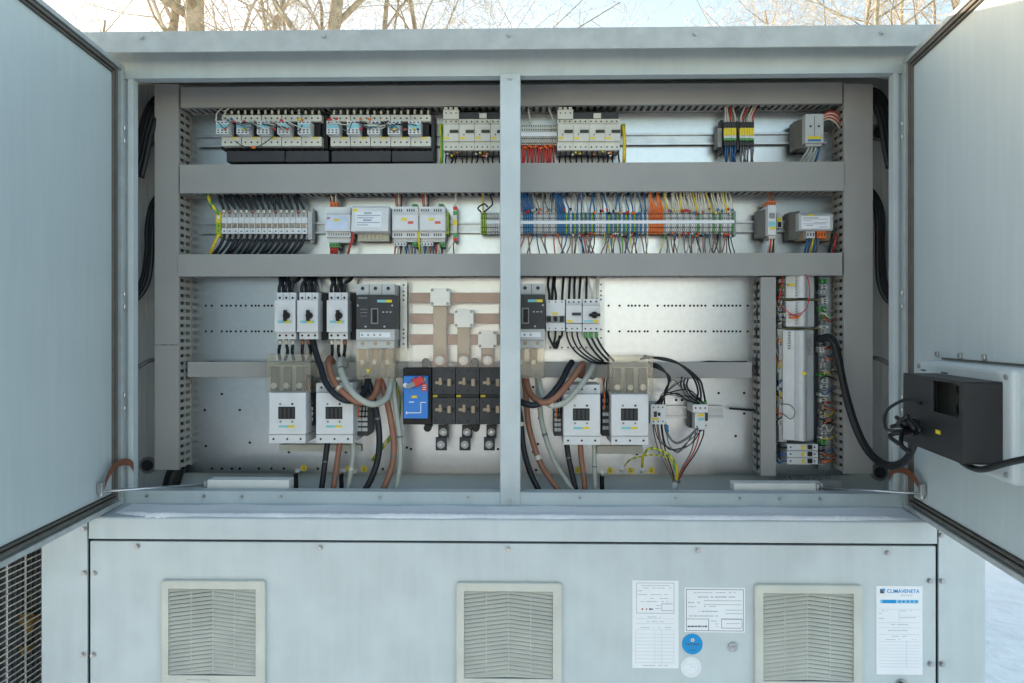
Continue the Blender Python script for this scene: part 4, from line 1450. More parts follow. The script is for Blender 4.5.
mb.prism_x([(1.985, z0), (1.915, z0), (1.913, z0 + .01), (1.915, z1 - .006), (1.925, z1), (1.985, z1)], x0, x1)
mb.build('core', MATS['light_grey_plastic'], t, .0015)
mb = MB()
mb.pbox(801.5, 216.2, 830, 228.8, 1.9118, 1.9126, 0)
for k, (q0, q1, h) in enumerate(((803, 819, .9), (803, 828, .5), (803, 812, .5), (814, 828, .5), (803, 826, .5), (806, 813, .7), (819, 827, .5))):
    mb.pbox(q0, 217.4 + 1.55 * k, q1, 217.4 + 1.55 * k + h, 1.9112, 1.9117, 1)
mb.build('printed_plate', [PAPER, INK], t)
MB().pbox(808.5, 214.4, 814, 216, 1.9105, 1.913).build('tag', YELLOW, t)
mb = MB()
mb.prism_z([(P(788, 0, 1.96).x, 1.99), (P(788, 0, 1.96).x, 1.955), (P(799, 0, 1.935).x, 1.93), (P(799, 0, 1.93).x, 1.99)], Zf(240, 1.95, 793), Zf(212, 1.95, 793))
mb.build('side_bracket', BRKT, t, .001)
mb = MB()
mb.pbox(797, 231, 832, 241, 1.955, 1.988)
mb.build('coil', COPD, t, .003)
connector(t, 806.5, 230.8, 815, 238, 1.93, WHITE)
connector(t, 817.5, 230.8, 826.2, 238.2, 1.93, ORANGE)
for k in range(7):
    m_, cn = [(W_BLUE, 'blue'), (W_BLUE, 'blue'), (W_YEL, 'yellow'), (W_BLUE, 'blue'), (W_DGREY, 'slate'), (W_BLACK, 'black'), (W_RED, 'red')][k]
    a = 808 + 2.8 * k if k < 5 else 832 + 4 * (k - 5)
    wire([(a, 237 if k < 5 else 234, 1.94), (a - 1, 243, 1.932), (a - 3, 251, 1.945), (a - 4, 259, 1.957)], .0027, m_, '%s wire leaving the grey transformer downward' % cn, 'wires below the transformer', n=6)

# ================================================================== row three
# rotary motor breakers
def rotary(px, lab):
    t = thing('rotary_breaker', lab, 'breaker', base_at(px + 11, 340), 'white rotary motor breakers')
    Y = 1.888
    mb = MB()
    mb.pbox(px + 2.4, 292.6, px + 21.4, 300.5, Y + .018, 1.984)
    mb.pbox(px, 300.3, px + 20.6, 332, Y, 1.984)
    mb.pbox(px + 2.4, 332.2, px + 21.4, 339.2, Y + .018, 1.984)
    holes(mb, [(px + 5.2 + 6.4 * k, 297.8) for k in range(3)] + [(px + 5.2 + 6.4 * k, 335.5) for k in range(3)], Y + .018, .0032, 1)
    for k in (1, 2):
        mb.pbox(px + 2.1 + 6.4 * k, 293.2, px + 2.4 + 6.4 * k, 300, Y + .0175, Y + .0179, 1)
    mb.build('body', [WHITE, BLACK], t, .0015)
    p = P(px + 11.8, 315.6, Y)
    mb = MB()
    mb.cyl(p, (0, -1, 0), .0085, .004, 20)
    mb.box(p.x - .0035, p.x + .0035, p.y - .016, p.y - .004, p.z - .0145, p.z + .0145)
    mb.cyl(p + Vector((.003, -.004, 0)), (0, -1, 0), .009, .009, 16)
    mb.build('rotary_knob', BLACK, t, .001)
    MB().pbox(px + 3, 320.6, px + 17.5, 323, Y - .0007, Y - .0001).build('label_strip', TEAL, t)
    MB().pbox(px + 10, 320.8, px + 15.2, 323.2, Y - .0014, Y - .0008).build('tag', YELLOW, t)
    return t


rb = rotary(274.6, 'white rotary breaker nearest the plain open door')
for px, lab in ((297.2, 'white rotary breaker standing tight against the one nearest the plain door'), (326.8, 'white rotary breaker standing beside the big grey moulded case breaker')):
    c = copy_tree(rb, P(px, 340, 1.888) - P(274.6, 340, 1.888))
    c['label'] = lab
for a, b, lab in ((321.2, 327.6, 'black block filling the gap between the rotary breakers'), (350.4, 356, 'black block between rotary breaker and moulded case breaker')):
    tag(MB().pbox(a, 293, b, 340, 1.935, 1.99).build('spacer_block', BLACK, bevel=.001), lab, 'spacer')
# plate behind
tag(MB().pbox(284, 279.5, 357, 292, 1.985, 1.99).build('backing_strip', GALV), 'galvanised strip behind the black wires over the rotary breakers', 'strip')
k = 0
for px in (274.6, 297.2, 326.8):
    for j in range(3):
        a = px + 5.2 + 6.4 * j
        q = a + rng.uniform(-1, 9)
        wire([(a, 296, 1.925), (a - .6, 288.5, 1.915), (a + .8, 283, 1.92), (q, 279, 1.945), (q + 2, 272, 1.955)], .0046, W_NAVY, 'thick dark wire entering the white rotary breakers from the duct', 'dark wires above the rotary breakers', n=8)
        if j < 2:
            wire([(a + 3, 297, 1.95), (a + 3.4, 288, 1.955), (a + 2, 274, 1.957)], .0044, W_BLACK, 'thick dark wire entering the white rotary breakers from the duct', 'dark wires above the rotary breakers', n=8)
        wire([(a, 338, 1.93), (a + .2, 344, 1.925), (a + rng.uniform(-1, 2), 352, 1.93), (a + rng.uniform(-2, 3), 360, 1.945)], .0044, W_BLACK, 'short black wire under the white rotary breakers', 'black wires under the rotary breakers', n=8)
        tag(MB().tube([P(a, 340, 1.924), P(a + .2, 344.5, 1.921)], .0055, 0, 8).build('wire_sleeve', W_BROWN if (k % 5 in (3, 4)) else W_WHITE, smooth=True), 'coloured end sleeve under the white rotary breakers', 'sleeve', 'sleeves under the rotary breakers')
        k += 1

# moulded case breakers
def moulded(px, lab):
    t = thing('moulded_case_breaker', lab, 'breaker', base_at(px + 19, 379), 'grey moulded case breakers')
    Y = 1.878
    mb = MB()
    mb.pbox(px, 284, px + 38.4, 294.8, Y + .012, 1.99)
    mb.pbox(px, 329.2, px + 38.4, 340, Y + .004, 1.99)
    mb.pbox(px + .2, 294.6, px + 38.2, 329.4, 1.981, 1.9895)
    mb.pbox(px + .4, 340.2, px + 38, 348, Y + .014, 1.99)
    for k in range(3):
        holes(mb, [(px + 6.4 + 12.8 * k, 288.4)], Y + .012, .0052, 1)
        holes(mb, [(px + 6.4 + 12.8 * k, 343.4)], Y + .014, .0056, 2)
    for k in (1, 2):
        mb.pbox(px + 12.7 * k, 284.5, px + 12.7 * k + .5, 294.5, Y + .0112, Y + .0118, 1)
    mb.build('terminal_body', [LGREY, DGREY, COPD], t, .0015)
    mb = MB()
    mb.pbox(px + .1, 295, px + 38.3, 329, Y, 1.98)
    for a, b in ((1.6, 305.5), (36, 305.5), (9.4, 326.6), (28.2, 326.6)):
        mb.cyl(P(px + a, b, Y), (0, -1, 0), .0026, .0008, 8, 1)
    for k in range(3):
        mb.pbox(px + 4, 309 + 3.4 * k, px + 11, 309.5 + 3.4 * k, Y - .0006, Y - .0001, 2)
        mb.pbox(px + 26 + 3.6 * k, 311.5, px + 28 + 3.6 * k, 312.6, Y - .0006, Y - .0001, 1)
    mb.pbox(px + 2, 297.4, px + 11, 298.6, Y - .0006, Y - .0001, 2)
    mb.build('front_cover', [DGREY, LGREY, MGREY], t, .0015)
    mb = MB()
    mb.pbox(px + 14.6, 308, px + 22, 324, Y - .003, Y - .0002, 0)
    mb.pbox(px + 16, 309.4, px + 20.6, 322.6, Y - .0085, Y - .0031, 1)
    mb.build('toggle', [MGREY, BLACK], t, .001)
    MB().pbox(px + 21, 299.8, px + 30, 302.4, Y - .0007, Y - .0001).build('label_strip', TEAL, t)
    MB().pbox(px + 29.4, 299.8, px + 35.6, 302.4, Y - .0007, Y - .0001).build('tag', YELLOW, t)
    mb = MB()
    mb.pbox(px + 4, 332.4, px + 34, 337.4, Y + .0026, Y + .0039, 0)
    for k in range(4):
        mb.cyl(P(px + 6 + 6 * k, 334.9, Y + .0026), (0, -1, 0), .0028, .0012, 10, 1 + k % 2)
    mb.build('dial_strip', [PAPER, MGREY, COPD], t)
    # clear shroud with the clamped tails inside
    for k in range(3):
        mb = MB()
        mb.pbox(px + 2.4 + 12.8 * k, 349, px + 10 + 12.8 * k, 366, 1.945, 1.95)
        mb.cyl(P(px + 6.2 + 12.8 * k, 362, 1.945), (0, -1, 0), .008, .01, 6, 1)
        mb.build('terminal_lug', [COPD, STEEL], t, .001)
    mb = MB()
    mb.pbox(px, 348.3, px + 38.2, 378.6, 1.888, 1.8905)
    for k in range(4):
        q = px + .1 + 12.6 * k
        mb.pbox(q, 348.3, q + .7, 378.6, 1.8908, 1.97)
    mb.pbox(px, 377.8, px + 38.2, 378.6, 1.8908, 1.97)
    mb.build('terminal_shroud', CLEAR, t, .0008)
    return t


mc = moulded(356.2, 'big grey moulded case breaker beside the rotary breakers')
p = P(368, 371, 1.886)
d_ = MB()
d_.add([(p.x - .006, p.y, p.z + .005), (p.x + .006, p.y, p.z + .005), (p.x, p.y, p.z - .006), (p.x - .006, p.y + .0006, p.z + .005), (p.x + .006, p.y + .0006, p.z + .005), (p.x, p.y + .0006, p.z - .006)], [(0, 1, 2), (5, 4, 3), (0, 3, 4, 1), (1, 4, 5, 2), (2, 5, 3, 0)])
d_.build('warning_triangle', YELLOW, mc)
c = copy_tree(mc, P(506.6, 379, 1.878) - P(356.2, 379, 1.878))
c['label'] = 'grey moulded case breaker half hidden by the mullion'
# perforated bracket strips
t = thing('perforated_bracket', 'upright perforated steel strip beside the big moulded case breaker', 'bracket', base_at(403.6, 349))
mb = MB()
mb.pbox(400.2, 281, 407, 349, 1.955, 1.957)
mb.pbox(400.2, 281, 400.8, 349, 1.9572, 1.999)
holes(mb, [(403.6, q) for q in (285, 291.4, 295.4, 300, 329.6, 333.6, 338, 344)], 1.955, .0028, 1)
mb.build('strip', [ZINC, DGREY], t)

# busbars with shield
t = thing('busbar_assembly', 'three copper busbars on white insulators behind a clear shield', 'busbars', base_at(455, 368))
for a, b in ((292.6, 303), (313.4, 323.6), (334.4, 344.6)):
    MB().pbox(409.5, a, 499.8, b, 1.962, 1.972).build('copper_bar', COPPER, t, .0012)
for (a, b, c_, d2) in ((433, 306.4, 446.6, 367), (457.2, 327.4, 469.8, 367), (481.2, 348.2, 493.8, 367)):
    mb = MB()
    mb.pbox(a, b - 10, c_, d2 - 12, 1.950, 1.9615)
    mb.build('dropper_bar', COPD, t, .0012)
    mb = MB()
    mb.pbox(a, d2 - 11.8, c_, d2, 1.935, 1.9495)
    mb.cyl(P((a + c_) / 2, d2 - 6.4, 1.935), (0, -1, 0), .0125, .003, 20, 1)
    mb.cyl(P((a + c_) / 2, d2 - 6.4, 1.932), (0, -1, 0), .0085, .006, 6, 1)
    mb.build('bolted_end', [COPPER, ZINC], t, .001)
for (a, b, c_, d2) in ((430.2, 288, 449.6, 305.6), (454.2, 309.6, 473.4, 327.2), (478, 330.8, 496.6, 348)):
    mb = MB()
    mb.pbox(a, b, c_, d2, 1.918, 1.9495)
    for x_ in (a + 2, c_ - 2):
        for y_ in (b + 2, d2 - 2):
            mb.cyl(P(x_, y_, 1.918), (0, -1, 0), .0042, .002, 10, 1)
    mb.build('insulator', [PURE, MGREY], t, .002)
mb = MB()
mb.pbox(408.4, 280.5, 499.9, 367.6, 1.905, 1.9075)
mb.pbox(408.4, 280.5, 409, 367.6, 1.9077, 1.975)
mb.build('clear_shield', CLEARB, t, .0008)

# switch disconnector
t = thing('switch_disconnector', 'black three pole switch disconnector with a blue operating panel', 'switch', base_at(452, 452))
mb = MB()
mb.pbox(403, 368, 431.6, 424.6, 1.905, 1.995)
mb.build('drive_housing', BLACK, t, .002)
for i, (a, b) in enumerate(((432.4, 455.2), (455.8, 479.4), (480, 504))):
    mb = MB()
    mb.pbox(a, 367.5, b, 394, 1.90, 1.995)
    mb.pbox(a, 398, b, 424.4, 1.90, 1.995)
    mb.pbox(a + .4, 394.1, b - .4, 397.9, 1.912, 1.99)
    w_ = b - a
    for (yy) in (382.5, 409.5):
        mb.pbox(a + w_ * .12, yy - 1.2, a + w_ * .42, yy + 1.6, 1.8985, 1.8999, 1)
        mb.pbox(a + w_ * .28, yy - 4.8, a + w_ * .4, yy + 2.6, 1.8975, 1.8984, 1)
        mb.pbox(a + w_ * .66, yy - 3.6, a + w_ * .8, yy + 3.6, 1.8975, 1.8999, 1)
        mb.pbox(a + w_ * .48, yy - 1.6, a + w_ * .60, yy + 1.2, 1.8985, 1.8999, 2)
        mb.pbox(a + w_ * .86, yy - 2, a + w_ * .96, yy + 2, 1.8985, 1.8999, 2)
    for xx in (.12, .5, .88):
        for yy in (371, 391, 401.5, 421):
            mb.cyl(P(a + w_ * xx, yy, 1.90), (0, -1, 0), .0024, .0008, 8, 3)
    mb.build('pole_housing', [DGREY, COPD, BLACK, BLACK], t, .0015)
    MB().pbox(a + w_ * .02, 395, a + w_ * .22, 397.2, 1.9105, 1.9118).build('tag', YELLOW, t)
    # lug below
    cx = a + w_ * .5 - .6
    mb = MB()
    mb.pbox(cx - 5, 425, cx + 5, 438, 1.94, 1.95)
    lug = mb
    lug.pbox(cx - 7.6, 437.5, cx + 3.4, 450.5, 1.93, 1.9395)
    for (qx, qy, qY) in ((cx, 432, 1.94), (cx - 2.2, 444.6, 1.93)):
        lug.cyl(P(qx, qy, qY), (0, -1, 0), .0105, .002, 18, 1)
        lug.cyl(P(qx, qy, qY - .002), (0, -1, 0), .0065, .005, 6, 2)
    lug.build('outgoing_lug', [DGREY, LGREY, STEEL], t, .001)
for a, b in ((426, 361.8), (475, 361.8), (428, 427.5), (476, 427.5)):
    mb = MB()
    mb.cyl(P(a, b, 1.92), (0, -1, 0), .0105, .01, 18)
    mb.pbox(a - 3.6, b - 4 if b > 400 else b, a + 3.6, b if b > 400 else b + 7, 1.9205, 1.95)
    mb.build('mounting_foot', BLACK, t, .001)
mb = MB()
mb.pbox(403.6, 376, 427.8, 418.6, 1.886, 1.9045)
pn = mb.build('blue_panel', PBLUE, t, .0015)
mb = MB()
mb.pbox(407, 412.4, 421, 413.2, 1.8845, 1.8857)
mb.pbox(420.4, 402, 421.1, 412.3, 1.8845, 1.8857)
mb.pbox(421.3, 402, 426, 402.8, 1.8845, 1.8857)
mb.pbox(406, 411.4, 407, 414.2, 1.8845, 1.8857)
mb.build('line_marking', PAPER, pn)
mb = MB()
mb.pbox(409, 401.6, 414, 402.6, 1.8845, 1.8857)
mb.build('white_dash', PAPER, pn)
MB().pbox(411.6, 395.6, 417, 398, 1.8842, 1.8857).build('tag', YELLOW, pn)
mb = MB()
mb.pbox(421.6, 383.4, 427, 391, 1.8842, 1.8857, 0)
for k in range(3):
    mb.pbox(422.6, 385 + 2 * k, 426, 385.7 + 2 * k, 1.8834, 1.8840, 1)
mb.build('red_plate', [RED, PAPER], pn)
mb = MB()
mb.cyl(P(424, 379.8, 1.886), (0, -1, 0), .0068, .0012, 18, 0)
mb.cyl(P(424, 379.8, 1.8846), (0, -1, 0), .0036, .0008, 14, 1)
mb.build('green_lamp_cover', [GREEN, PAPER], pn)
mb = MB()
mb.cyl(P(405.6, 385.2, 1.886), (0, -1, 0), .0062, .003, 16, 0)
mb.build('padlock_ring', PAPER, pn)
p = P(417, 382, 1.886)
mb = MB()
mb.cyl(p, (0, -1, 0), .013, .012, 20, 0)
vs = []
ang = R_(28)
M2 = Matrix.Translation(p) @ Matrix.Rotation(-ang, 4, 'Y')
m2 = MB(M2)
m2.box(-.026, .012, -.026, -.0121, -.0065, .0065)
mb.v += m2.v
mb.f += [[i + len(mb.v) - len(m2.v) for i in f] for f in m2.f]
mb.m += [1] * len(m2.f)
m3 = MB(M2)
m3.box(-.004, .022, -.0265, -.0125, -.009, .009)
o_ = len(mb.v)
mb.v += m3.v
mb.f += [[i + o_ for i in f] for f in m3.f]
mb.m += [0] * len(m3.f)
mb.build('rotary_handle', [RED, MGREY], pn, .001)

# breaker group past the mullion
t = thing('mounting_bracket', 'perforated steel plate behind the small breakers past the mullion', 'bracket', base_at(575, 350))
mb = MB()
mb.pbox(545.8, 279.5, 604.6, 350, 1.972, 1.975)
holes(mb, [(601, q) for q in (284.6, 291, 295.4, 299.4, 329.4, 338, 344.4)] + [(550 + 6 * k, 347.6) for k in range(8)], 1.972, .0026, 1)
mb.build('plate_sheet', [ZINC, DGREY], t)
t = thing('three_pole_breaker', 'white three pole breaker with black toggles past the mullion', 'breaker', base_at(555.5, 331))
mb = MB()
mb.pbox(546, 300, 565, 316, 1.905, 1.97)
mb.pbox(546, 316, 565, 322.5, 1.915, 1.97)
mb.pbox(546, 322.6, 565, 330.8, 1.905, 1.97)
holes(mb, [(549.2 + 6.4 * k, 302) for k in range(3)] + [(549.2 + 6.4 * k, 328.4) for k in range(3)], 1.905, .0026, 1)
mb.build('body', [WHITE, COPD], t, .001)
for k in range(3):
    MB().pbox(547.4 + 6.4 * k, 316.6, 551 + 6.4 * k, 321.4, 1.897, 1.9148).build('toggle', BLACK, t, .0006)
MB().pbox(552.4, 312.2, 558, 314.6, 1.9038, 1.9048).build('tag', YELLOW, t)
t = thing('motor_breaker', 'white motor breaker with a dark slot switch past the mullion', 'breaker', base_at(574, 332))
mb = MB()
mb.pbox(566, 299, 581.8, 305, 1.912, 1.97)
mb.pbox(566, 305.1, 581.8, 323, 1.90, 1.97)
mb.pbox(566, 323.6, 581.8, 331.6, 1.91, 1.97)
holes(mb, [(568.8 + 5 * k, 302) for k in range(3)] + [(566.8 + 5.2 * k, 328.6) for k in range(3)], 1.91, .0024, 1)
mb.build('body', [WHITE, DGREY], t, .001)
MB().pbox(572.2, 312.6, 581, 315.4, 1.895, 1.8998).build('switch_window', DGREY, t, .0005)
MB().pbox(567, 320, 572.6, 322.4, 1.8992, 1.8998).build('tag', YELLOW, t)
t = thing('rotary_breaker', 'white rotary breaker with a sideways black knob past the mullion', 'breaker', base_at(591, 332))
mb = MB()
mb.pbox(582.6, 299, 600, 305.4, 1.912, 1.97)
mb.pbox(582.6, 305.5, 600.2, 323, 1.90, 1.97)
mb.pbox(582.6, 323.4, 600, 331.8, 1.91, 1.97)
holes(mb, [(585.4 + 5.4 * k, 301.6) for k in range(3)] + [(585.4 + 5.4 * k, 328.8) for k in range(3)], 1.91, .0026, 1)
mb.build('body', [WHITE, DGREY], t, .001)
p = P(594.4, 315, 1.90)
mb = MB()
mb.cyl(p, (0, -1, 0), .009, .005, 18)
mb.box(p.x - .0145, p.x + .0145, p.y - .015, p.y - .0051, p.z - .0038, p.z + .0038)
mb.build('rotary_knob', BLACK, t, .0008)
MB().pbox(584, 320, 593, 322.4, 1.8992, 1.8998).build('label_strip', SKYB, t)
MB().pbox(593, 320, 598.6, 322.4, 1.8992, 1.8998).build('tag', YELLOW, t)
for k in range(9):
    a = [549.2, 552, 555.6, 562, 568.8, 574, 579, 586, 597][k]
    q = a + rng.uniform(-1.5, 2)
    wire([(a, 302, 1.93), (a + .3, 295, 1.925), (q, 286, 1.94), (q + .5, 279, 1.95), (q + .5, 272, 1.956)], .0034, W_WHITE if k == 8 else W_BLACK, 'dark wire dropping into the small breakers past the mullion' if k < 8 else 'cream wire dropping into the sideways knob breaker', 'wires above the small breakers', n=7)
wire([(591, 302, 1.93), (592, 294, 1.925), (589, 284, 1.94), (588, 274, 1.956)], .0026, W_WHITE, 'cream wire dropping into the sideways knob breaker', 'wires above the small breakers', n=7)
for k, a in enumerate((549.2, 555.6, 562)):
    wire([(a, 328.5, 1.925), (a - .3, 336, 1.915), (552.5 + k * 1.5, 344, 1.915), (555 + k * .8, 348, 1.92), (558 + k * .3, 343, 1.925), (559.5, 336, 1.94)], .0030, W_BLACK, 'black loop of wire under the black toggled breaker', 'black loops under the breakers', n=7)
for k, a in enumerate((566.8, 572, 577.2)):
    wire([(a, 329, 1.925), (a + .5, 337, 1.915), (a + 5, 347, 1.91), (a + 13, 355, 1.91), (a + 24, 361.5, 1.915), (a + 34, 364, 1.93)], .0024, W_BLACK, 'black wire bending from the slot switch breaker behind the clear cover', 'black wires bending behind the cover', n=7)
for k, a in enumerate((585.4, 590.8, 596.2)):
    wire([(a, 329, 1.925), (a + .2, 336, 1.915), (a + 5, 346, 1.91), (a + 11, 354, 1.912), (a + 18, 361, 1.92)], .0030, W_BLACK, 'black wire bending from the sideways knob breaker behind the clear cover', 'black wires bending behind the cover', n=7)
    tag(MB().tube([P(a, 331, 1.916), P(a + .3, 338, 1.913)], .0046, 0, 8).build('wire_sleeve', GREEN, smooth=True), 'green end sleeve under the sideways knob breaker', 'sleeve', 'green sleeves under the knob breaker')

# large contactors
def large_contactor(px, py, w_, lab, upper, cover):
    t = thing('large_contactor', lab, 'contactor', base_at(px + w_ / 2, py + 50), 'large white contactors')
    Y = 1.862
    mb = MB()
    mb.pbox(px, py, px + w_, py + 42, Y, 1.97)
    mb.build('front_cover', WHITE, t, .0025)
    mb = MB()
    mb.pbox(px + .3, py + 42.2, px + w_ - .3, py + 50.6, Y + .004, 1.985)
    holes(mb, [(px + w_ * f, py + 46.4) for f in (.13, .5, .86)], Y + .004, .0032, 1)
    mb.build('lower_terminals', [WHITE, DGREY], t, .002)
    if upper:
        mb = MB()
        mb.pbox(px + .3, py - 9.6, px + w_ - .3, py - .2, Y + .03, 1.985)
        holes(mb, [(px + w_ * f, py - 5) for f in (.15, .5, .86)], Y + .03, .0034, 1)
        mb.build('upper_terminals', [WHITE, DGREY], t, .002)
    mb = MB()
    x0_ = px + w_ * .26
    x1_ = px + w_ * .71
    mb.pbox(x0_, py + 14.2, x1_, py + 26.4, Y - .0012, Y - .0002, 0)
    for k in range(4):
        q = x0_ + (x1_ - x0_) * (k + .5) / 4
        mb.pbox(q - 1.2, py + 15.4, q + 1.2, py + 25.4, Y - .0022, Y - .0013, 1)
    mb.build('indicator_window', [BLACK, DGREY], t)
    mb = MB()
    for fx, fy, m_ in ((.31, 11.4, 0), (.64, 11.4, 1), (.32, 29, 2), (.64, 29, 0)):
        mb.cyl(P(px + w_ * fx, py + fy, Y), (0, -1, 0), .0030, .0012, 10, m_)
    mb.build('front_button', [MGREY, DGREY, MGREY], t)
    mb = MB()
    mb.pbox(px + w_ * .27, py + 32.8, px + w_ * .52, py + 35, Y - .0007, Y - .0001, 0)
    mb.build('label_strip', TEAL, t)
    MB().pbox(px + w_ * .52, py + 32.8, px + w_ * .70, py + 35, Y - .0007, Y - .0001).build('tag', YELLOW, t)
    if cover:
        for k in range(3):
            mb = MB()
            q = px + w_ * (.16 + .34 * k)
            mb.pbox(q - 4, py - 26, q + 4, py - 1, 1.91, 1.918)
            mb.cyl(P(q, py - 7, 1.91), (0, -1, 0), .009, .008, 6, 1)
            mb.build('terminal_lug', [BRKT, STEEL], t, .001)
        MB().pbox(px + 3, py - 27, px + w_ - 1, py - .6, 1.93, 1.94).build('cover_back', IVORY, t)
        mb = MB()
        mb.pbox(px - 1.6, py - 38.4, px + w_ + 4.4, py - .4, 1.874, 1.8765)
        mb.pbox(px - 1.6, py - 38.4, px - .9, py - .4, 1.8767, 1.94)
        mb.pbox(px + w_ + 3.7, py - 38.4, px + w_ + 4.4, py - .4, 1.8767, 1.94)
        mb.pbox(px - .8, py - 38.4, px + w_ + 3.6, py - 37.8, 1.8767, 1.94)
        mb.build('terminal_shroud', CLEAR, t, .001)
    return t


large_contactor(268.6, 392.6, 37.2, 'large white contactor with a clear cover nearest the plain door', False, True)
large_contactor(315.8, 392.6, 37.4, 'large white contactor under the thick cable loops beside the covered one', True, False)
large_contactor(563.2, 394.2, 37.2, 'large white contactor just past the mullion under thick cables', True, False)
large_contactor(611.2, 394.2, 37.6, 'large white contactor with a clear cover past the mullion', False, True)
# auxiliary switches at contactor flanks
for i, (a, b, c_, d2, lab) in enumerate(((307.2, 393, 313.6, 426, 'slim auxiliary switch between the two contactors near the plain door'), (355, 404, 368, 436, 'slim auxiliary switch beside the contactor under the cable loops'),
                                         (553.8, 405, 561.8, 436, 'slim auxiliary switch on the mullion side of a large contactor'), (602, 396, 609.6, 436, 'slim auxiliary switch between the two contactors past the mullion'))):
    t = thing('auxiliary_switch', lab, 'switch', base_at((a + c_) / 2, d2), 'auxiliary switches by the large contactors')
    mb = MB()
    mb.pbox(a, b, c_, d2, 1.915, 1.985)
    mb.build('body', DGREY, t, .001)
    mb = MB()
    for k in range(5):
        yy = b + 3 + (d2 - b - 6) * k / 5
        mb.pbox(a + .8, yy, a + (c_ - a) * .48, yy + 3.4, 1.911, 1.9148)
        mb.pbox(a + (c_ - a) * .55, yy, c_ - .8, yy + 3.4, 1.911, 1.9148)
    mb.build('contact_grid', LGREY, t)
    for k in range(3):
        q = a + (c_ - a) * (.25 + .25 * k)
        m_, cn = [(W_ORANGE, 'orange'), (W_BLACK, 'black'), (W_BLACK, 'black')][k]
        wire([(q, b + 14, 1.909), (q + .8, b + 2, 1.905), (q + rng.uniform(-2, 2), b - 8, 1.92), (q + rng.uniform(-2, 2), b - 18, 1.95)], .0018, m_, 'thin %s wire at the %s' % (cn, lab.replace('slim ', '').replace('the two contactors near the ', 'contactors by the ').replace('the two ', '').replace('auxiliary switch', 'switch')), 'thin wires of the auxiliary switches', n=6)
for (a, b, c_, d2, lab) in ((279, 444.6, 361, 451.5, 'pale mounting bar under the contactors near the plain door'), (597, 446, 643, 454, 'pale mounting bar under the contactors past the mullion')):
    tag(MB().pbox(a, b, c_, d2, 1.985, 1.998).build('mounting_bar', IVORY, bevel=.001), lab, 'bar', 'pale mounting bars')

# small contactors
t = thing('tiny_contactor', 'tiny white contactor touching the covered large contactor', 'contactor', base_at(658, 425))
mb = MB()
mb.pbox(650.6, 404.5, 665.8, 424.4, 1.92, 1.985)
for k in range(3):
    holes(mb, [(653.6 + 4.6 * k, 407.4), (653.6 + 4.6 * k, 421.4)], 1.92, .0022, 1)
mb.build('body', [WHITE, DGREY], t, .001)
mb = MB()
mb.pbox(654, 411.6, 657, 417, 1.917, 1.9198, 0)
mb.pbox(658, 412.6, 660.4, 416, 1.917, 1.9198, 1)
mb.build('switch_window', [DGREY, BLACK], t)
MB().pbox(652, 417.8, 658.5, 420, 1.9190, 1.9198).build('tag', YELLOW, t)
t = thing('tiny_contactor', 'tiny white contactor with green sleeves alone on the short rail', 'contactor', base_at(700, 430))
mb = MB()
mb.pbox(692.8, 404.5, 708, 412.6, 1.915, 1.985, 0)
mb.pbox(695, 412.7, 705, 429.6, 1.92, 1.985, 0)
mb.pbox(705.1, 412.7, 708, 421, 1.925, 1.985, 1)
for k in range(3):
    holes(mb, [(695.6 + 4.8 * k, 408)], 1.915, .0026, 1)
holes(mb, [(706, 425.5), (697, 426.5)], 1.92, .0022, 1)
mb.build('body', [WHITE, DGREY], t, .001)
mb = MB()
mb.pbox(698, 414, 704, 416.4, 1.917, 1.9198, 0)
mb.pbox(698.4, 418, 704, 420.6, 1.917, 1.9198, 1)
mb.build('label_strip', [YELLOW, SKYB], t)
tag(MB().pbox(689.6, 403, 692.4, 428, 1.955, 1.99).build('spacer_block', DGREY, bevel=.001), 'dark block beside the tiny contactor on the short rail', 'spacer')
for k in range(3):
    a = 695.6 + 4.8 * k
    tag(MB().tube([P(a, 405.2, 1.93), P(a + .2, 400.6, 1.927)], .0042, 0, 8).build('wire_sleeve', GREEN, smooth=True), 'green end sleeve on top of the lone tiny contactor', 'sleeve', 'green sleeves of the tiny contactor')
G1, G2, G3 = 'black wires arching from the clear cover', 'thin wires gathered at the cabinet floor', 'dark wires of the tiny contactors'
A1, A2, A3 = 'black wire arching from the clear cover to the lone tiny contactor', 'thin dark wire gathered into the floor gland under the tiny contactors', 'dark wire looping into the tiny contactor by the clear cover'
for k, dx in enumerate((0, 4.8, 9.6)):
    wire([(640 + 2 * k, 359 - 1.6 * k, 1.90), (658, 357.5 + .6 * k, 1.885), (676 + 2 * k, 362 + 1.2 * k, 1.875), (692 + 3.4 * k, 376 + 1.5 * k, 1.88), (698 + 2.6 * k, 391, 1.90), (695.8 + dx, 402, 1.928)], .0027, W_BLACK, A1, G1, n=7)
for k in range(4):
    wire([(648 + k, 362 + 1.4 * k, 1.90), (660, 366 + 1.2 * k, 1.885), (668 + k * .8, 378, 1.885), (666 - k * .5, 392, 1.90), (654.5 + 3.4 * k, 405, 1.925)], .0022, W_BLACK, A3, G3, n=6)
for k in range(3):
    wire([(682 + 3 * k, 377 + k, 1.93), (681 + 3 * k, 386, 1.915), (687 + 3 * k, 396, 1.915), (695.6 + 4.8 * k, 404, 1.93)], .0022, W_NAVY, 'dark wire from the slim duct to the lone tiny contactor', G3, n=6)
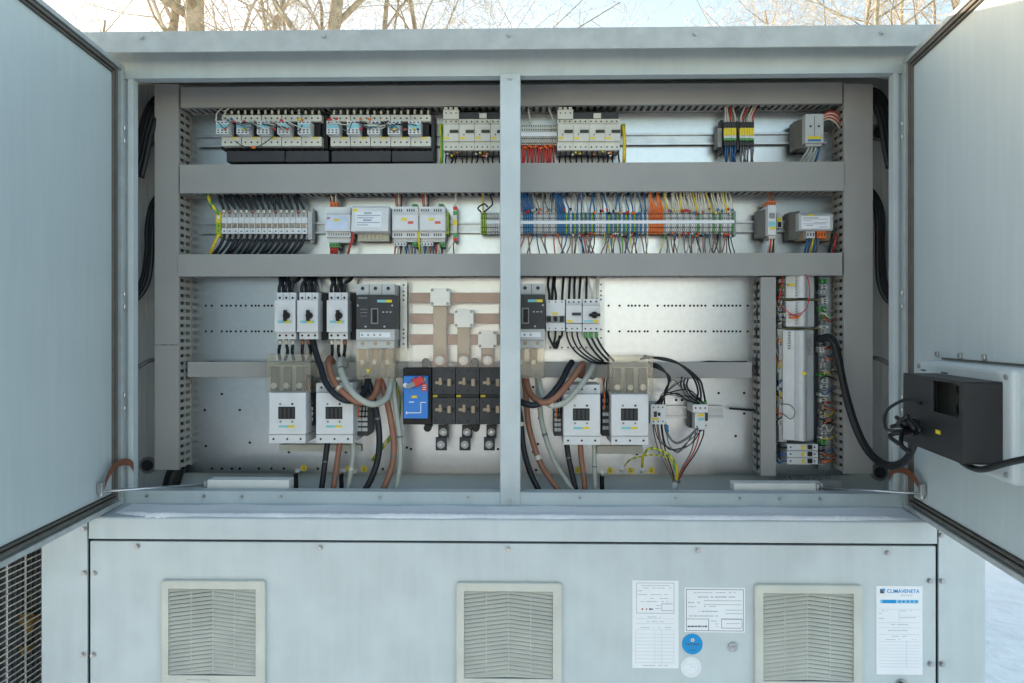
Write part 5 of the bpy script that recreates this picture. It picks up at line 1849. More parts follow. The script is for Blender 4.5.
for k in range(3):
    wire([(653 + 4 * k, 423, 1.93), (654 + 4 * k, 433, 1.92), (659 + 3.4 * k, 452, 1.91), (668 + 2 * k, 470, 1.90), (673.5 + .5 * k, 482, 1.90)], .0018, [W_DGREY, W_BROWN, W_BLACK][k], A2, G2, n=6)
    wire([(695 + 4.4 * k, 428, 1.93), (695 + 4 * k, 436, 1.92), (691 + 2.6 * k, 452, 1.91), (682 + 1.6 * k, 468, 1.90), (676.5 + .5 * k, 482, 1.90)], .0018, [W_DGREY, W_RED, W_BLACK][k], A2, G2, n=6)
for k in range(2):
    wire([(664 + k, 422, 1.93), (667 + k, 434, 1.915), (676, 442.5 + k, 1.905), (688, 437 + k, 1.905), (697 + k, 428, 1.92)], .0022, W_DGREY, 'slate wire sagging between the two tiny contactors', G3, n=6)
tag(MB().tube([P(667, 425, 1.914), P(667.6, 432, 1.914)], .0036, 0, 8).build('wire_sleeve', BLUE, smooth=True), 'blue sleeve on the sagging wire of the tiny contactors', 'sleeve')
wire([(642, 467, 1.95), (643.2, 456, 1.92), (650, 448.5, 1.905), (660, 450, 1.90), (670, 456, 1.90), (677, 468, 1.895), (676.5, 482, 1.90)], .0036, EARTH, 'thick green and yellow earth wire arching to the floor gland', 'earth wires at the floor gland')
wire([(624.7, 466, 1.95), (630, 460, 1.93), (640, 456.6, 1.92), (655, 454.6, 1.91), (668, 458, 1.905), (675, 470, 1.90), (675.5, 482, 1.90)], .0022, EARTH, 'thin green and yellow earth wire running to the floor gland', 'earth wires at the floor gland')
t = thing('floor_gland', 'pale sleeved gland where thin wires leave through the cabinet floor', 'gland', P(675, 492, 1.90))
mb = MB()
mb.tube([P(676.5, 480.5, 1.90), P(674.5, 487, 1.90), P(672, 496, 1.90)], .0085, 0, 10, r1=.0115)
mb.build('sleeve', LGREY, t, smooth=True)
MB().tube([P(676.8, 480, 1.90), P(676.4, 482, 1.90)], .0105, 0, 10).build('tie', W_DGREY, t)
rq = random.Random(77)
for k in range(7):
    x_ = 656 + rq.uniform(-3, 6)
    wire([(x_, 406, 1.93), (x_ + rq.uniform(2, 9), 396 + rq.uniform(-4, 4), 1.905), (676 + rq.uniform(-6, 8), 386 + rq.uniform(-8, 10), 1.90), (690 + rq.uniform(-5, 3), 394 + rq.uniform(-5, 6), 1.91), (695.6 + 4.6 * (k % 3), 404, 1.93)], .0014 + .0004 * (k % 2), W_BLACK if k % 3 else W_DGREY, 'thin dark wire tangled between the tops of the tiny contactors', 'tangled wires of the tiny contactors', n=6)
for k in range(4):
    x_ = 654 + 4 * k
    wire([(x_, 424, 1.93), (x_ + 4 + rq.uniform(-2, 2), 440 + rq.uniform(-3, 3), 1.91), (674 + rq.uniform(-4, 4), 452 + rq.uniform(-6, 4), 1.90), (688 + rq.uniform(-3, 3), 444, 1.905), (696 + 3 * k, 428, 1.925)], .0014, W_DGREY if k % 2 else W_BLACK, 'thin dark wire hanging slack under the tiny contactors', 'tangled wires of the tiny contactors', n=6)
wire([(729, 408.4, 1.985), (737, 409, 1.98), (750, 410, 1.985), (756, 410, 1.975)], .0030, W_BLACK, 'short black wire poking out of the narrow duct', 'stray wire')

# earth studs and yellow discs along the foot of the plate
for i, (px, py) in enumerate(((304, 468), (349, 468.5), (364, 469), (578, 470), (610, 470.5), (630.7, 470.5), (651.5, 470.5))):
    t = thing('earth_disc', '%s yellow earth symbol disc along the foot of the plate, counted from the plain door' % ORD[i], 'disc', P(px, py, YB), 'yellow earth discs')
    mb = MB()
    mb.cyl(P(px, py, YB - .0002), (0, -1, 0), .0092, .0010, 20)
    mb.build('disc', YELLOW, t)
    mb = MB()
    mb.pbox(px - .25, py - 2, px + .25, py, YB - .0018, YB - .0013)
    for k in range(3):
        mb.pbox(px - 1.6 + .5 * k, py + .1 + .7 * k, px + 1.6 - .5 * k, py + .45 + .7 * k, YB - .0018, YB - .0013)
    mb.build('earth_symbol', INKD, t)
for i, (px, py, lug, lab) in enumerate(((296, 472, True, 'earth stud with a dark lug under the covered contactor near the plain door'), (341.5, 472, True, 'earth stud with a dark lug below the cable loop contactor'),
                                       (353, 473, False, 'double earth stud near the thick cables by the plain door'), (602, 474, True, 'earth stud with a dark lug past the mullion'),
                                       (622.5, 470, False, 'earth stud carrying the thin green and yellow wire'), (643.2, 471, False, 'earth stud carrying the thick green and yellow wire'))):
    t = thing('earth_stud', lab, 'stud', P(px, py, YB), 'earth studs')
    mb = MB()
    mb.cyl(P(px, py, YB - .0005), (0, -1, 0), .0085, .004, 16, 0)
    mb.cyl(P(px, py, YB - .0045), (0, -1, 0), .0065, .006, 6, 0)
    mb.cyl(P(px, py, YB - .0105), (0, -1, 0), .0038, .012, 10, 0)
    mb.build('bolt', ZINC, t)
    if lug:
        pts = [P(px, py + 2, YB - .008), P(px - .2, py + 6, YB - .014), P(px, py + 11, YB - .02), P(px, py + 22, YB - .02)]
        MB().tube(spline(pts, 3), .0062, 0, 8).build('lug_sleeve', BLACK, t, smooth=True)
        tag(MB().tube([P(px, py + 11, YB - .02), P(px - .2, py + 30, YB - .015)], .0045, 0, 7).build('wire', EARTH, smooth=True), 'earth wire under the ' + lab.replace('earth stud with a ', ''), 'wire')

# ---- thick power cables
def cable(pts, r, m_, lab, g):
    return wire(pts, r, m_, lab, g, name='power_cable', n=12, k=6, cat='cable')


GL = 'thick power cables near the plain door'
GR = 'thick power cables past the mullion'
cable([(313, 340, 1.92), (316, 353, 1.90), (321, 368, 1.875), (326, 383, 1.85), (337, 396, 1.838), (349, 401, 1.845), (360, 398, 1.88), (366, 388, 1.91), (369, 377, 1.93)], .0082, W_NAVY, 'black power cable looping before the contactor near the plain door', GL)
cable([(333, 362, 1.955), (330, 358, 1.93), (328.5, 364, 1.895), (333, 380, 1.86), (345, 394, 1.84), (358, 402, 1.84), (368, 401, 1.86), (375.5, 393, 1.89), (379, 378, 1.92)], .0082, W_BROWN, 'brown power cable looping before the contactor near the plain door', GL)
cable([(346, 366, 1.955), (342, 359, 1.93), (339.5, 364, 1.89), (344, 379, 1.855), (353, 393, 1.835), (365, 402, 1.835), (376, 404, 1.85), (387, 397, 1.88), (391.5, 378, 1.92)], .0082, W_GREY, 'grey power cable looping before the contactor near the plain door', GL)
cable([(366, 376, 1.93), (369.5, 385, 1.92), (375, 406, 1.905), (379, 430, 1.90), (378.5, 455, 1.89), (372, 477, 1.88), (361, 497, 1.875)], .0082, W_NAVY, 'black power cable descending from the moulded case breaker shroud', GL)
cable([(379, 376, 1.93), (384, 390, 1.92), (390, 415, 1.905), (393.8, 443, 1.90), (391.5, 468, 1.89), (380, 497, 1.875)], .0082, W_BROWN, 'brown power cable descending from the moulded case breaker shroud', GL)
cable([(393, 376, 1.93), (394, 392, 1.92), (397, 415, 1.91), (400, 440, 1.905), (400, 465, 1.895), (394.5, 497, 1.88)], .0074, W_GREY, 'grey power cable descending from the moulded case breaker shroud', GL)
cable([(327.5, 442, 1.90), (326, 455, 1.895), (323.5, 474, 1.89), (320.5, 497, 1.885)], .0074, W_NAVY, 'black power cable under the contactor near the plain door', GL)
cable([(339.8, 442, 1.90), (338, 456, 1.895), (335.5, 474, 1.89), (332, 497, 1.885)], .0074, W_BROWN, 'brown power cable under the contactor near the plain door', GL)
cable([(353.4, 442, 1.90), (353, 456, 1.895), (350.5, 474, 1.89), (346, 497, 1.885)], .0066, W_GREY, 'grey power cable under the contactor near the plain door', GL)
cable([(391.5, 436, 1.93), (385, 444, 1.925), (378, 453, 1.925), (373, 460, 1.94)], .0052, EARTH, 'green and yellow cable crossing behind the descending power cables', GL)
cable([(396, 382, 1.96), (399.3, 395, 1.955), (400, 410, 1.955), (398.8, 422, 1.96)], .0030, EARTH, 'thin green and yellow cable beside the blue switch panel', GL)
cable([(572, 362, 1.93), (568, 368, 1.905), (561, 382, 1.875), (548, 398, 1.855), (535, 405, 1.85), (525, 403.5, 1.85), (514, 399, 1.86)], .0082, W_NAVY, 'black power cable hooking from the contactor behind the mullion', GR)
cable([(581, 377, 1.955), (583, 364, 1.93), (579, 369, 1.895), (568, 384, 1.865), (553, 399.5, 1.845), (540, 402, 1.85), (530, 393, 1.88), (525.5, 377, 1.92)], .0082, W_BROWN, 'brown power cable hooking from the contactor to the half hidden breaker', GR)
cable([(592, 378, 1.955), (593.5, 366, 1.925), (589, 374, 1.89), (578, 389, 1.86), (565, 402, 1.843), (552, 405.5, 1.845), (543, 398, 1.88), (538, 377, 1.92)], .0074, W_GREY, 'grey power cable hooking from the contactor to the half hidden breaker', GR)
cable([(516, 400, 1.91), (520.6, 418, 1.905), (523, 445, 1.90), (530, 472, 1.89), (543, 498, 1.88)], .0078, W_NAVY, 'black power cable curving down from behind the mullion', GR)
cable([(524, 376, 1.935), (526, 395, 1.925), (529, 427, 1.91), (539, 460, 1.90), (551, 480, 1.89), (566, 499, 1.88)], .0078, W_BROWN, 'brown power cable curving down from the half hidden breaker', GR)
cable([(537, 376, 1.935), (539, 398, 1.925), (543, 428, 1.91), (554, 460, 1.90), (566, 480, 1.89), (579, 499, 1.88)], .0068, W_GREY, 'grey power cable curving down from the half hidden breaker', GR)
cable([(566.6, 443, 1.90), (569, 460, 1.895), (573, 478, 1.89), (578, 499, 1.885)], .0074, W_NAVY, 'black power cable under the contactor just past the mullion', GR)
cable([(580.3, 443, 1.90), (581.5, 460, 1.895), (584, 478, 1.89), (585.5, 499, 1.885)], .0074, W_BROWN, 'brown power cable under the contactor just past the mullion', GR)
cable([(594, 443, 1.90), (594.3, 460, 1.895), (595, 478, 1.89), (596, 499, 1.885)], .0060, W_GREY, 'grey power cable under the contactor just past the mullion', GR)

CB = {}
for o in sc.objects:
    if o.type == 'MESH' and o.name.startswith('power_cable'):
        CB[o['label']] = o
for i, (lab0, o) in enumerate(sorted(CB.items())):
    n = 12
    vs_ = [v.co + o.location for v in o.data.vertices]
    rings = len(vs_) // n
    cen = [sum((vs_[r * n + q] for q in range(n)), Vector()) / n for r in range(rings)]
    rad = (vs_[0] - cen[0]).length
    a_ = int(rings * (.30 + .13 * (i % 4)))
    a_ = min(max(a_, 1), rings - 3)
    white = i % 3 == 0
    dirn = (cen[a_ + 1] - cen[a_])
    e_ = cen[a_] + dirn * (.9 if white else .45)
    m_ = MB().tube([cen[a_], e_], rad * 1.10, 0, 12)
    tag(m_.build('cable_sleeve' if white else 'cable_tie', W_WHITE if white else W_DGREY, smooth=False), ('pale printed sleeve on the ' if white else 'slate tie round the ') + lab0.replace('power ', ''), 'sleeve' if white else 'tie', 'sleeves and ties on the thick cables')

# ---- tall controller in its own bay
t = thing('tall_controller', 'tall pale controller with a curved front standing between two ducts', 'controller', base_at(802, 442))
def curved(px0, px1, py0, py1, Y, dep):
    x0_, x1_, z0_, z1_ = RECT(px0, py0, px1, py1, Y)
    prof = [(x0_, 1.985), (x0_, Y + dep)]
    for k in range(9):
        q = k / 8
        prof.append((x0_ + (x1_ - x0_) * (.30 + .42 * q), Y + dep * (1 - math.sin(math.pi * (.12 + .76 * q))) * .9))
    prof += [(x1_, Y + dep), (x1_, 1.985)]
    return MB().prism_z(prof, z0_, z1_)


m_ = curved(787.2, 818.4, 330.4, 441.5, 1.905, .032)
for k in range(7):
    m_.pbox(787.9, 332 + 2.6 * k, 790.6, 333.4 + 2.6 * k, 1.9235, 1.9248, 1)
for k in range(10):
    m_.pbox(809.5, 338 + 1.8 * k, 812.4, 338.8 + 1.8 * k, 1.908, 1.915, 1)
m_.build('housing', [CTRL, MGREY], t, .0008)
MB().pbox(802, 372, 806.4, 374.8, 1.9035, 1.9055).build('tag', YELLOW, t)
mb = MB()
mb.pbox(779, 329.5, 787, 442, 1.945, 1.985)
mb.build('side_flange', LGREY, t, .001)
for i, (a, b, lab) in enumerate(((275.5, 298.6, 'pale expansion unit at the top of the controller bay'), (300.6, 327.4, 'pale expansion unit directly over the tall controller'))):
    t2 = thing('expansion_unit', lab, 'module', base_at(803, b), 'pale expansion units of the controller bay')
    curved(789, 817.4, a, b - .8, 1.918, .022).build('housing', CTRL, t2, .0008)
    mb = MB()
    for k in range(int((b - a) / 3)):
        mb.pbox(796, a + 1.5 + 3 * k, 796.6, a + 2.6 + 3 * k, 1.9205, 1.925)
    mb.build('slot_row', MGREY, t2)
    MB().pbox(789 if i == 0 else 791, a + 8 if i == 0 else b - 11, 795 if i == 0 else 799, a + 10 if i == 0 else b - 9, 1.916, 1.9312).build('tag', YELLOW if i == 0 else ORANGE, t2)
    tag(MB().pbox(783, b + .4, 820, b + 1.7, 1.945, 1.985).build('earth_strip', OLIVE), 'olive strip under the ' + lab.replace('pale ', ''), 'strip')
# circuit boards with connectors at both flanks
for i, (a, b, c_, d2, lab) in enumerate(((777.2, 277, 786.6, 440, 'upright green circuit board on the narrow duct side of the controller'), (819, 277, 830.5, 470, 'upright green circuit board on the end duct side of the controller'))):
    t2 = thing('circuit_board', lab, 'circuit board', base_at((a + c_) / 2, d2), 'circuit boards of the controller bay')
    MB().pbox(a, b, c_, d2, 1.975, 1.977).build('board', GALV if i else PCB, t2)
    yy = b + 2
    rr = random.Random(11 + i)
    while yy < d2 - 9:
        h = rr.uniform(1.8, 6.5)
        w0 = rr.uniform(0, (c_ - a) * .3)
        w1 = (c_ - a) * rr.uniform(.45, .95)
        m_ = rr.choice([IVORY, LGREY, GREEN, LGREY, WHITE, MGREY, MGREY, LGREY])
        mb = MB()
        Yq = rr.uniform(1.945, 1.965)
        mb.pbox(a + w0, yy, a + w1, yy + h, Yq, 1.9745, 0)
        k = 0
        while k * 2.2 + 1.2 < h:
            mb.pbox(a + w0 + (w1 - w0) * .3, yy + .6 + 2.2 * k, a + w0 + (w1 - w0) * .7, yy + 1.7 + 2.2 * k, Yq - .0006, Yq - .0001, 1)
            k += 1
        mb.build('connector', [m_, BLACK], t2, .0006)
        yy += h + rr.uniform(.5, 2.2)
    for k in range(26):
        yy = rr.uniform(b + 4, d2 - 6)
        m_, cn = rr.choice([(W_RED, 'red'), (W_WHITE, 'cream'), (W_GREY, 'grey'), (W_BLACK, 'black'), (W_ORANGE, 'orange'), (W_YEL, 'yellow'), (W_BLUE, 'blue')])
        if i:
            pts = [(a + rr.uniform(1, 6), yy, 1.95), (a + 6, yy + rr.uniform(-3, 3), 1.94), (a + 10, yy + rr.uniform(-4, 6), 1.945), (a + 15, yy + rr.uniform(-5, 5), 1.965)]
        else:
            pts = [(c_ - rr.uniform(2, 6), yy, 1.95), (a + 4, yy + rr.uniform(-3, 3), 1.943), (a + 1, yy + rr.uniform(-5, 8), 1.95), (a - 2, yy + rr.uniform(-7, 7), 1.965)]
        wire(pts, .0019, m_, 'thin %s wire at the %s' % (cn, lab.replace('upright green ', '')), '%s wires in the controller bay' % cn, n=5, k=4)
for pts, lab in (([(803, 272, 1.93), (808, 279, 1.90), (809.5, 295, 1.895), (806, 309, 1.90), (798, 314, 1.91), (788, 315, 1.93)], 'red wire arching across both expansion units of the controller bay'),
                 ([(782, 272, 1.94), (782, 285, 1.925), (779, 297, 1.93), (777, 305, 1.955)], 'red wire running down beside the topmost expansion unit'),
                 ([(780, 305, 1.94), (788, 312, 1.912), (797, 316.5, 1.905), (802, 314, 1.91)], 'red wire hooked onto the expansion unit over the tall controller')):
    wire(pts, .0015, W_RED, lab, 'red wires of the expansion units', n=6)
wire([(781, 404, 1.94), (790, 405, 1.897), (795, 412, 1.893), (791, 419, 1.9), (783, 414, 1.935)], .0014, W_DGREY, 'thin slate wire looped at the tall controller', 'loop at the controller', n=6)
# three small breakers stacked sideways
for k in range(3):
    t2 = thing('small_breaker', ['uppermost', 'middle', 'lowest'][k] + ' of the three small white breakers stacked under the tall controller', 'breaker', base_at(802, 450 + 6.8 * k), 'small breakers under the controller')
    y_ = 444 + 6.9 * k
    mb = MB()
    mb.pbox(787.3, y_ + .2, 818, y_ + 6.6, 1.93, 1.985)
    holes(mb, [(790.6, y_ + 3.2), (814.6, y_ + 3.2)], 1.93, .0026, 1)
    mb.build('body', [WHITE, DGREY], t2, .0008)
    MB().pbox(808.4, y_ + 1.2, 812.4, y_ + 5.4, 1.923, 1.9298).build('toggle', BLACK, t2, .0005)
    MB().pbox(801.6, y_ + 1.6, 804.6, y_ + 5.2, 1.929, 1.9298).build('tag', YELLOW, t2)
    wire([(788, y_ + 3.3, 1.935), (783, y_ + 3.4, 1.93), (779, y_ + 3 + k, 1.94), (777, y_ + 2, 1.96)], .0026, W_BLUE if k else W_BLACK, 'short wire at the %s small breaker under the controller' % ['uppermost', 'middle', 'lowest'][k], 'wires of the small breakers', n=6)

# ---- black bundles
def bundle_cable(off, pts, r, lab, g, seed):
    rr = random.Random(seed)
    return wire([(a + off[0] + rr.uniform(-.4, .4), b + off[1] + rr.uniform(-.4, .4), c_ + off[2]) for a, b, c_ in pts], r, W_BLACK, lab, g, name='control_cable', n=9, k=6, cat='cable')


for k, off in enumerate(((0, 0, 0), (1.6, 1.6, -.004), (2.6, -1.2, .006))):
    bundle_cable(off, [(817, 339, 1.93), (826, 337.4, 1.91), (832, 342, 1.895), (836.5, 357, 1.885), (841, 380, 1.878), (847.5, 405, 1.868), (857, 433, 1.845), (868, 453, 1.81), (881, 463.5, 1.76), (893, 465.5, 1.69), (905, 459, 1.61), (912, 447, 1.53), (914, 434, 1.47), (921, 424, 1.437)], .0062, 'black cable swooping from the tall controller to the black box on the door', 'cables to the control box', 40 + k)
for k, off in enumerate(((0, 0, 0), (3.2, 1.8, -.01), (6.4, 4, -.016), (9.8, 7.5, -.02))):
    bundle_cable(off, [(165, 93, 1.985), (156, 98, 1.965), (148, 108, 1.95), (141.5, 127, 1.935), (136.5, 150, 1.92), (131, 170, 1.91)], .0075, 'black cable arching behind the frame in the upper corner by the plain door', 'upper loop by the plain door', k)
for k, off in enumerate(((0, 0, 0), (2.6, 2.5, -.008), (-2.6, -1.5, .004))):
    bundle_cable(off, [(159, 198, 1.985), (153.5, 208, 1.965), (150, 228, 1.95), (149.5, 250, 1.945), (146, 276, 1.935), (139, 292, 1.92), (129, 301, 1.91)], .0065, 'black cable bowing beside the duct nearest the plain door', 'middle loop by the plain door', 10 + k)
for k, off in enumerate(((0, 0, 0), (-3, 2, -.01), (-6, 4.5, -.016), (-9, 8, -.02))):
    bundle_cable(off, [(868, 88, 1.985), (878, 92, 1.965), (885, 100, 1.95), (890, 116, 1.935), (894, 140, 1.92), (898, 160, 1.91)], .0075, 'black cable arching behind the frame in the upper corner by the box door', 'upper loop by the box door', 20 + k)
for k, off in enumerate(((0, 0, 0), (-2.8, 1, -.008), (2.6, -1, .004))):
    bundle_cable(off, [(868, 190, 1.985), (875, 199, 1.965), (880, 216, 1.95), (880.5, 250, 1.945), (882, 280, 1.935), (888, 297, 1.92), (899, 306, 1.91)], .0065, 'black cable bowing beside the duct nearest the box door', 'middle loop by the box door', 30 + k)
wire([(129, 373, 1.93), (140, 366, 1.94), (150, 360.5, 1.96), (158, 360, 1.985)], .0058, W_DGREY, 'grey cable reaching from the frame to the duct by the plain door', 'grey side cables', name='control_cable', n=9, cat='cable')
wire([(870, 357, 1.985), (880, 359, 1.96), (889, 364, 1.945), (898, 369, 1.93)], .0058, W_DGREY, 'grey cable reaching from the frame to the duct by the box door', 'grey side cables', name='control_cable', n=9, cat='cable')
t = thing('flexible_conduit', 'black corrugated conduit under the duct nearest the plain door', 'conduit', P(176, 490, 1.95))
pts = spline([P(177, 468, 1.965), P(173, 478, 1.955), P(170, 490, 1.945), P(168, 500, 1.94)], 8)
mb = MB()
mb.tube(pts, .022, 0, 14)
for p in pts[1:-1:2]:
    mb.cyl(p - Vector((0, 0, .002)), (0.15, .1, -1), .0245, .004, 14, 0)
mb.build('hose', BLACK, t, smooth=False)

# ================================================================== control box on the door
M = DOOR['r']
def door_box(mb, u0, u1, n0, n1, z0, z1, m=0):
    o = len(mb.v)
    b = MB(M)
    b.box(u0, u1, n0, n1, z0, z1)
    mb.v += b.v
    mb.f += [[i + o for i in f] for f in b.f]
    mb.m += [m] * len(b.f)


pA, uA = DP('r', 917.5, 360, .05)
pB, uB = DP('r', 1013, 487, .05)
zt = pA.z
zb_ = pB.z
t = thing('control_housing', 'pale grey housing with rounded edges mounted on the inner face of the door', 'housing', M @ Vector((uB, 0, zb_)))
mb = MB()
door_box(mb, uA, uB, .0032, .05, zb_, zt)
mb.build('shell', PAINT, t, .010, seg=3)
mb = MB()
door_box(mb, uA + .02, uA + .045, .0502, .0506, zt - .022, zt - .019)
door_box(mb, uA + .12, uA + .15, .0502, .0506, zt - .022, zt - .019)
mb.build('slot_marking', DGREY, t)
for uu, zz in ((uA + .012, zt - .012), (uB - .02, zt - .014), (uB - .02, zb_ + .016), (uA + .012, zb_ + .016)):
    b = MB(M)
    b.cyl((uu, .0502, zz), (0, 1, 0), .0045, .003, 12)
    b.build('screw', STEEL, t)
b = MB(M)
for uu in (uA - .02, uA + .09, uA + .19):
    b = MB(M)
    b.box(uu, uu + .012, .0032, .008, zt + .008, zt + .018)
    b.build('clip', STEEL, t, .001)
b = MB(M)
b.box(uA + .01, .93, .0032, .006, zt + .002, zt + .006)
b.build('top_seam', RUBBER, t)
# black box
pC, uC = DP('r', 1003, 465, .0503)
lo, hi = .06, .35
for _ in range(50):
    mid = (lo + hi) / 2
    if proj(M @ Vector((uC, mid, 1.2)))[0] > 962.3:
        lo = mid
    else:
        hi = mid
nC = lo
lo, hi = 0, uC
for _ in range(50):
    mid = (lo + hi) / 2
    if proj(M @ Vector((mid, nC, 1.2)))[0] < 903.3:
        lo = mid
    else:
        hi = mid
uD = lo
q = M @ Vector((uC, nC, 0))
zt2 = P(962, 381.6, q.y).z
zb2 = P(962, 464.3, q.y).z
t = thing('control_box', 'black sheet metal box with a square window bolted to the pale housing', 'control box', M @ Vector((uC, .05, zb2)))
wu0, wu1 = uD + (uC - uD) * .40, uD + (uC - uD) * .935
hz = zt2 - zb2
wz0, wz1 = zb2 + hz * .60, zt2 - hz * .06
# find window columns by survey
def solve_u(px, n):
    a, b = 0, .95
    for _ in range(50):
        c_ = (a + b) / 2
        if proj(M @ Vector((c_, n, 1.2)))[0] < px:
            a = c_
        else:
            b = c_
    return a


wu0, wu1 = solve_u(933, nC), solve_u(959, nC)
qq = M @ Vector((wu1, nC, 0))
wz1, wz0 = P(959, 384.3, qq.y).z, P(959, 418, qq.y).z
mb = MB()
T = .003
door_box(mb, uD, wu0, nC - T, nC, zb2, zt2)
door_box(mb, wu1, uC, nC - T, nC, zb2, zt2)
door_box(mb, wu0 + .0001, wu1 - .0001, nC - T, nC, zb2, wz0)
door_box(mb, wu0 + .0001, wu1 - .0001, nC - T, nC, wz1, zt2)
mb.build('front_plate', BOXB, t)
mb = MB()
door_box(mb, uD, uC, .0505, nC - T - .0002, zt2 - .002, zt2)
door_box(mb, uD, uC, .0505, nC - T - .0002, zb2, zb2 + .002)
door_box(mb, uC - .002, uC, .0505, nC - T - .0002, zb2 + .0022, zt2 - .0022)
door_box(mb, uD, uD + .002, .0505, nC - T - .0002, zb2 + .0022, zt2 - .0022)
mb.build('side_plates', BOXB, t, .0008)
mb = MB()
door_box(mb, wu0 - .01, wu1 + .01, .052, .058, zb2 + .006, zt2 - .006)
mb.build('inner_back', BLACK, t)
b = MB(M)
b.tube([(wu0 + .02, .075, wz0 + .0), (wu0 + .035, .085, wz0 + .02), (wu0 + .03, .08, wz1 - .01)], .006, 0, 8)
b.build('inner_plug', BLACK, t, smooth=True)
ty = M @ Vector((solve_u(938, nC), nC, 0))
zt_ = P(938, 432, ty.y).z
b = MB()
door_box(b, solve_u(936, nC), solve_u(940.6, nC), nC + .0003, nC + .0009, zt_ - .0035, zt_ + .0035)
b.build('tag', YELLOW, t)
# cable tails on the black box
rr = random.Random(5)
uu = solve_u(917, nC)
pp = M @ Vector((uu, nC, 0))
zc = P(917, 428, pp.y).z
for k in range(9):
    b = MB(M)
    s0 = Vector((uu + rr.uniform(-.012, .012), nC - .002, zc + rr.uniform(-.012, .014)))
    e = Vector((uu + .055 * rr.uniform(-.2, 1) - .0, nC + rr.uniform(.02, .05), zc + rr.uniform(-.03, .03)))
    b.tube(spline([s0, s0 + Vector((.0, .025, .0)), e, e + Vector((.03, -.006, rr.uniform(-.02, .02)))], 5), .0042, 0, 8)
    tag(b.build('control_cable', W_BLACK, smooth=True), 'short black cable tail knotted at the hole of the black box', 'cable', 'cable tails on the black box')
b = MB(M)
b.tube(spline([(uu + .02, nC + .002, zc + .05), (uu + .0, nC + .02, zc + .055), (uu - .03, nC + .045, zc + .03), (uu - .02, nC + .05, zc - .005), (uu, nC + .02, zc - .006)], 6), .003, 0, 8)
tag(b.build('control_cable', W_BLACK, smooth=True), 'thin black loop of cable above the tails on the black box', 'cable')
b = MB(M)
b.tube(spline([(uC - .06, .09, zb2 + .001), (uC - .05, .09, zb2 - .006), (uC + .0, .085, zb2 - .008), (uC + .07, .07, zb2 + .018), (uC + .2, .05, zb2 + .06), (uC + .3, .03, zb2 + .1)], 6), .0055, 0, 9)
tag(b.build('control_cable', W_BLACK, smooth=True), 'thick black cable leaving the bottom of the black box towards the door edge', 'cable')

# ================================================================== lower body: vents and papers
def vent(px0, py0, px1, lab, first=True):
    Y = YG
    x0, x1, _, z1 = RECT(px0, py0, px1, py0 + 10, Y)
    s = x1 - x0
    z0 = z1 - s * 1.0
    t = thing('filter_vent', lab, 'vent', (x0 + s / 2, Y, z0), 'cream filter vents')
    b = s * .076
    mb = MB()
    d = .011
    def rr_loop(a, c_, e, f, r, y):
        out = []
        for (cx, cz, a0) in ((c_ - r, f - r, 0), (a + r, f - r, 90), (a + r, e + r, 180), (c_ - r, e + r, 270)):
            for q in range(5):
                an = R_(a0 + 22.5 * q)
                out.append((cx + r * math.cos(an), y, cz + r * math.sin(an)))
        return out
    I_ = (x0 + b, x1 - b * 1.15, z0 + b * 1.35, z1 - b)
    loops = [rr_loop(x0, x1, z0, z1, .008, Y - .0005), rr_loop(x0, x1, z0, z1, .008, Y - d + .004), rr_loop(x0 + .0012, x1 - .0012, z0 + .0012, z1 - .0012, .008, Y - d + .0012), rr_loop(x0 + .004, x1 - .004, z0 + .004, z1 - .004, .007, Y - d),
             rr_loop(*I_, .0015, Y - d), rr_loop(*I_, .0015, Y - .0005)]
    vs = [p for L in loops for p in L]
    fs = []
    for L in range(len(loops)):
        L2 = (L + 1) % len(loops)
        for q in range(20):
            q2 = (q + 1) % 20
            fs.append((L * 20 + q, L * 20 + q2, L2 * 20 + q2, L2 * 20 + q))
    mb.add(vs, fs)
    mb.build('frame', VENT, t)
    ix0, ix1, iz0, iz1 = x0 + b * 1.0, x1 - b * 1.15, z0 + b * 1.35, z1 - b
    MB().box(ix0, ix1, Y - .0015, Y - .0006, iz0, iz1).build('dark_backing', DGREY, t)
    n = 21
    mb = MB()
    pit = (iz1 - iz0) / n
    xm = (ix0 + ix1) / 2
    rise = pit * 1.35
    for k in range(-1, n):
        zc = iz0 + pit * (k + .0)
        for sgn, xa in ((1, ix0), (-1, ix1)):
            # slat: thick wedge tilting outward at the bottom
            za, zb = zc, zc + rise
            def clampz(z):
                return min(max(z, iz0 + .0004), iz1 - .0004)
            lo_a, hi_a = clampz(za), clampz(za + pit * .66)
            lo_b, hi_b = clampz(zb), clampz(zb + pit * .66)
            yA, yB = Y - .0088, Y - .0030
            vs = [(xa, yA, lo_a), (xm, yA, lo_b), (xm, yB, hi_b), (xa, yB, hi_a), (xa, yA + .0016, lo_a), (xm, yA + .0016, lo_b), (xm, yB + .0016, hi_b), (xa, yB + .0016, hi_a)]
            mb.add(vs, [(0, 1, 2, 3), (7, 6, 5, 4), (0, 4, 5, 1), (1, 5, 6, 2), (2, 6, 7, 3), (3, 7, 4, 0)])
    for f in (.25, .5, .75):
        xr = ix0 + (ix1 - ix0) * f
        mb.box(xr - .0010, xr + .0010, Y - .0052, Y - .0022, iz0 + .0002, iz1 - .0002)
    mb.build('louvre_slats', VENT, t)
    mb = MB()
    mb.box(x0 + s * .25, x0 + s * .48, Y - d - .002, Y - d - .0002, z0 + b * .3, z0 + b * .85)
    mb.build('latch', VENT, t, .001)
    return t


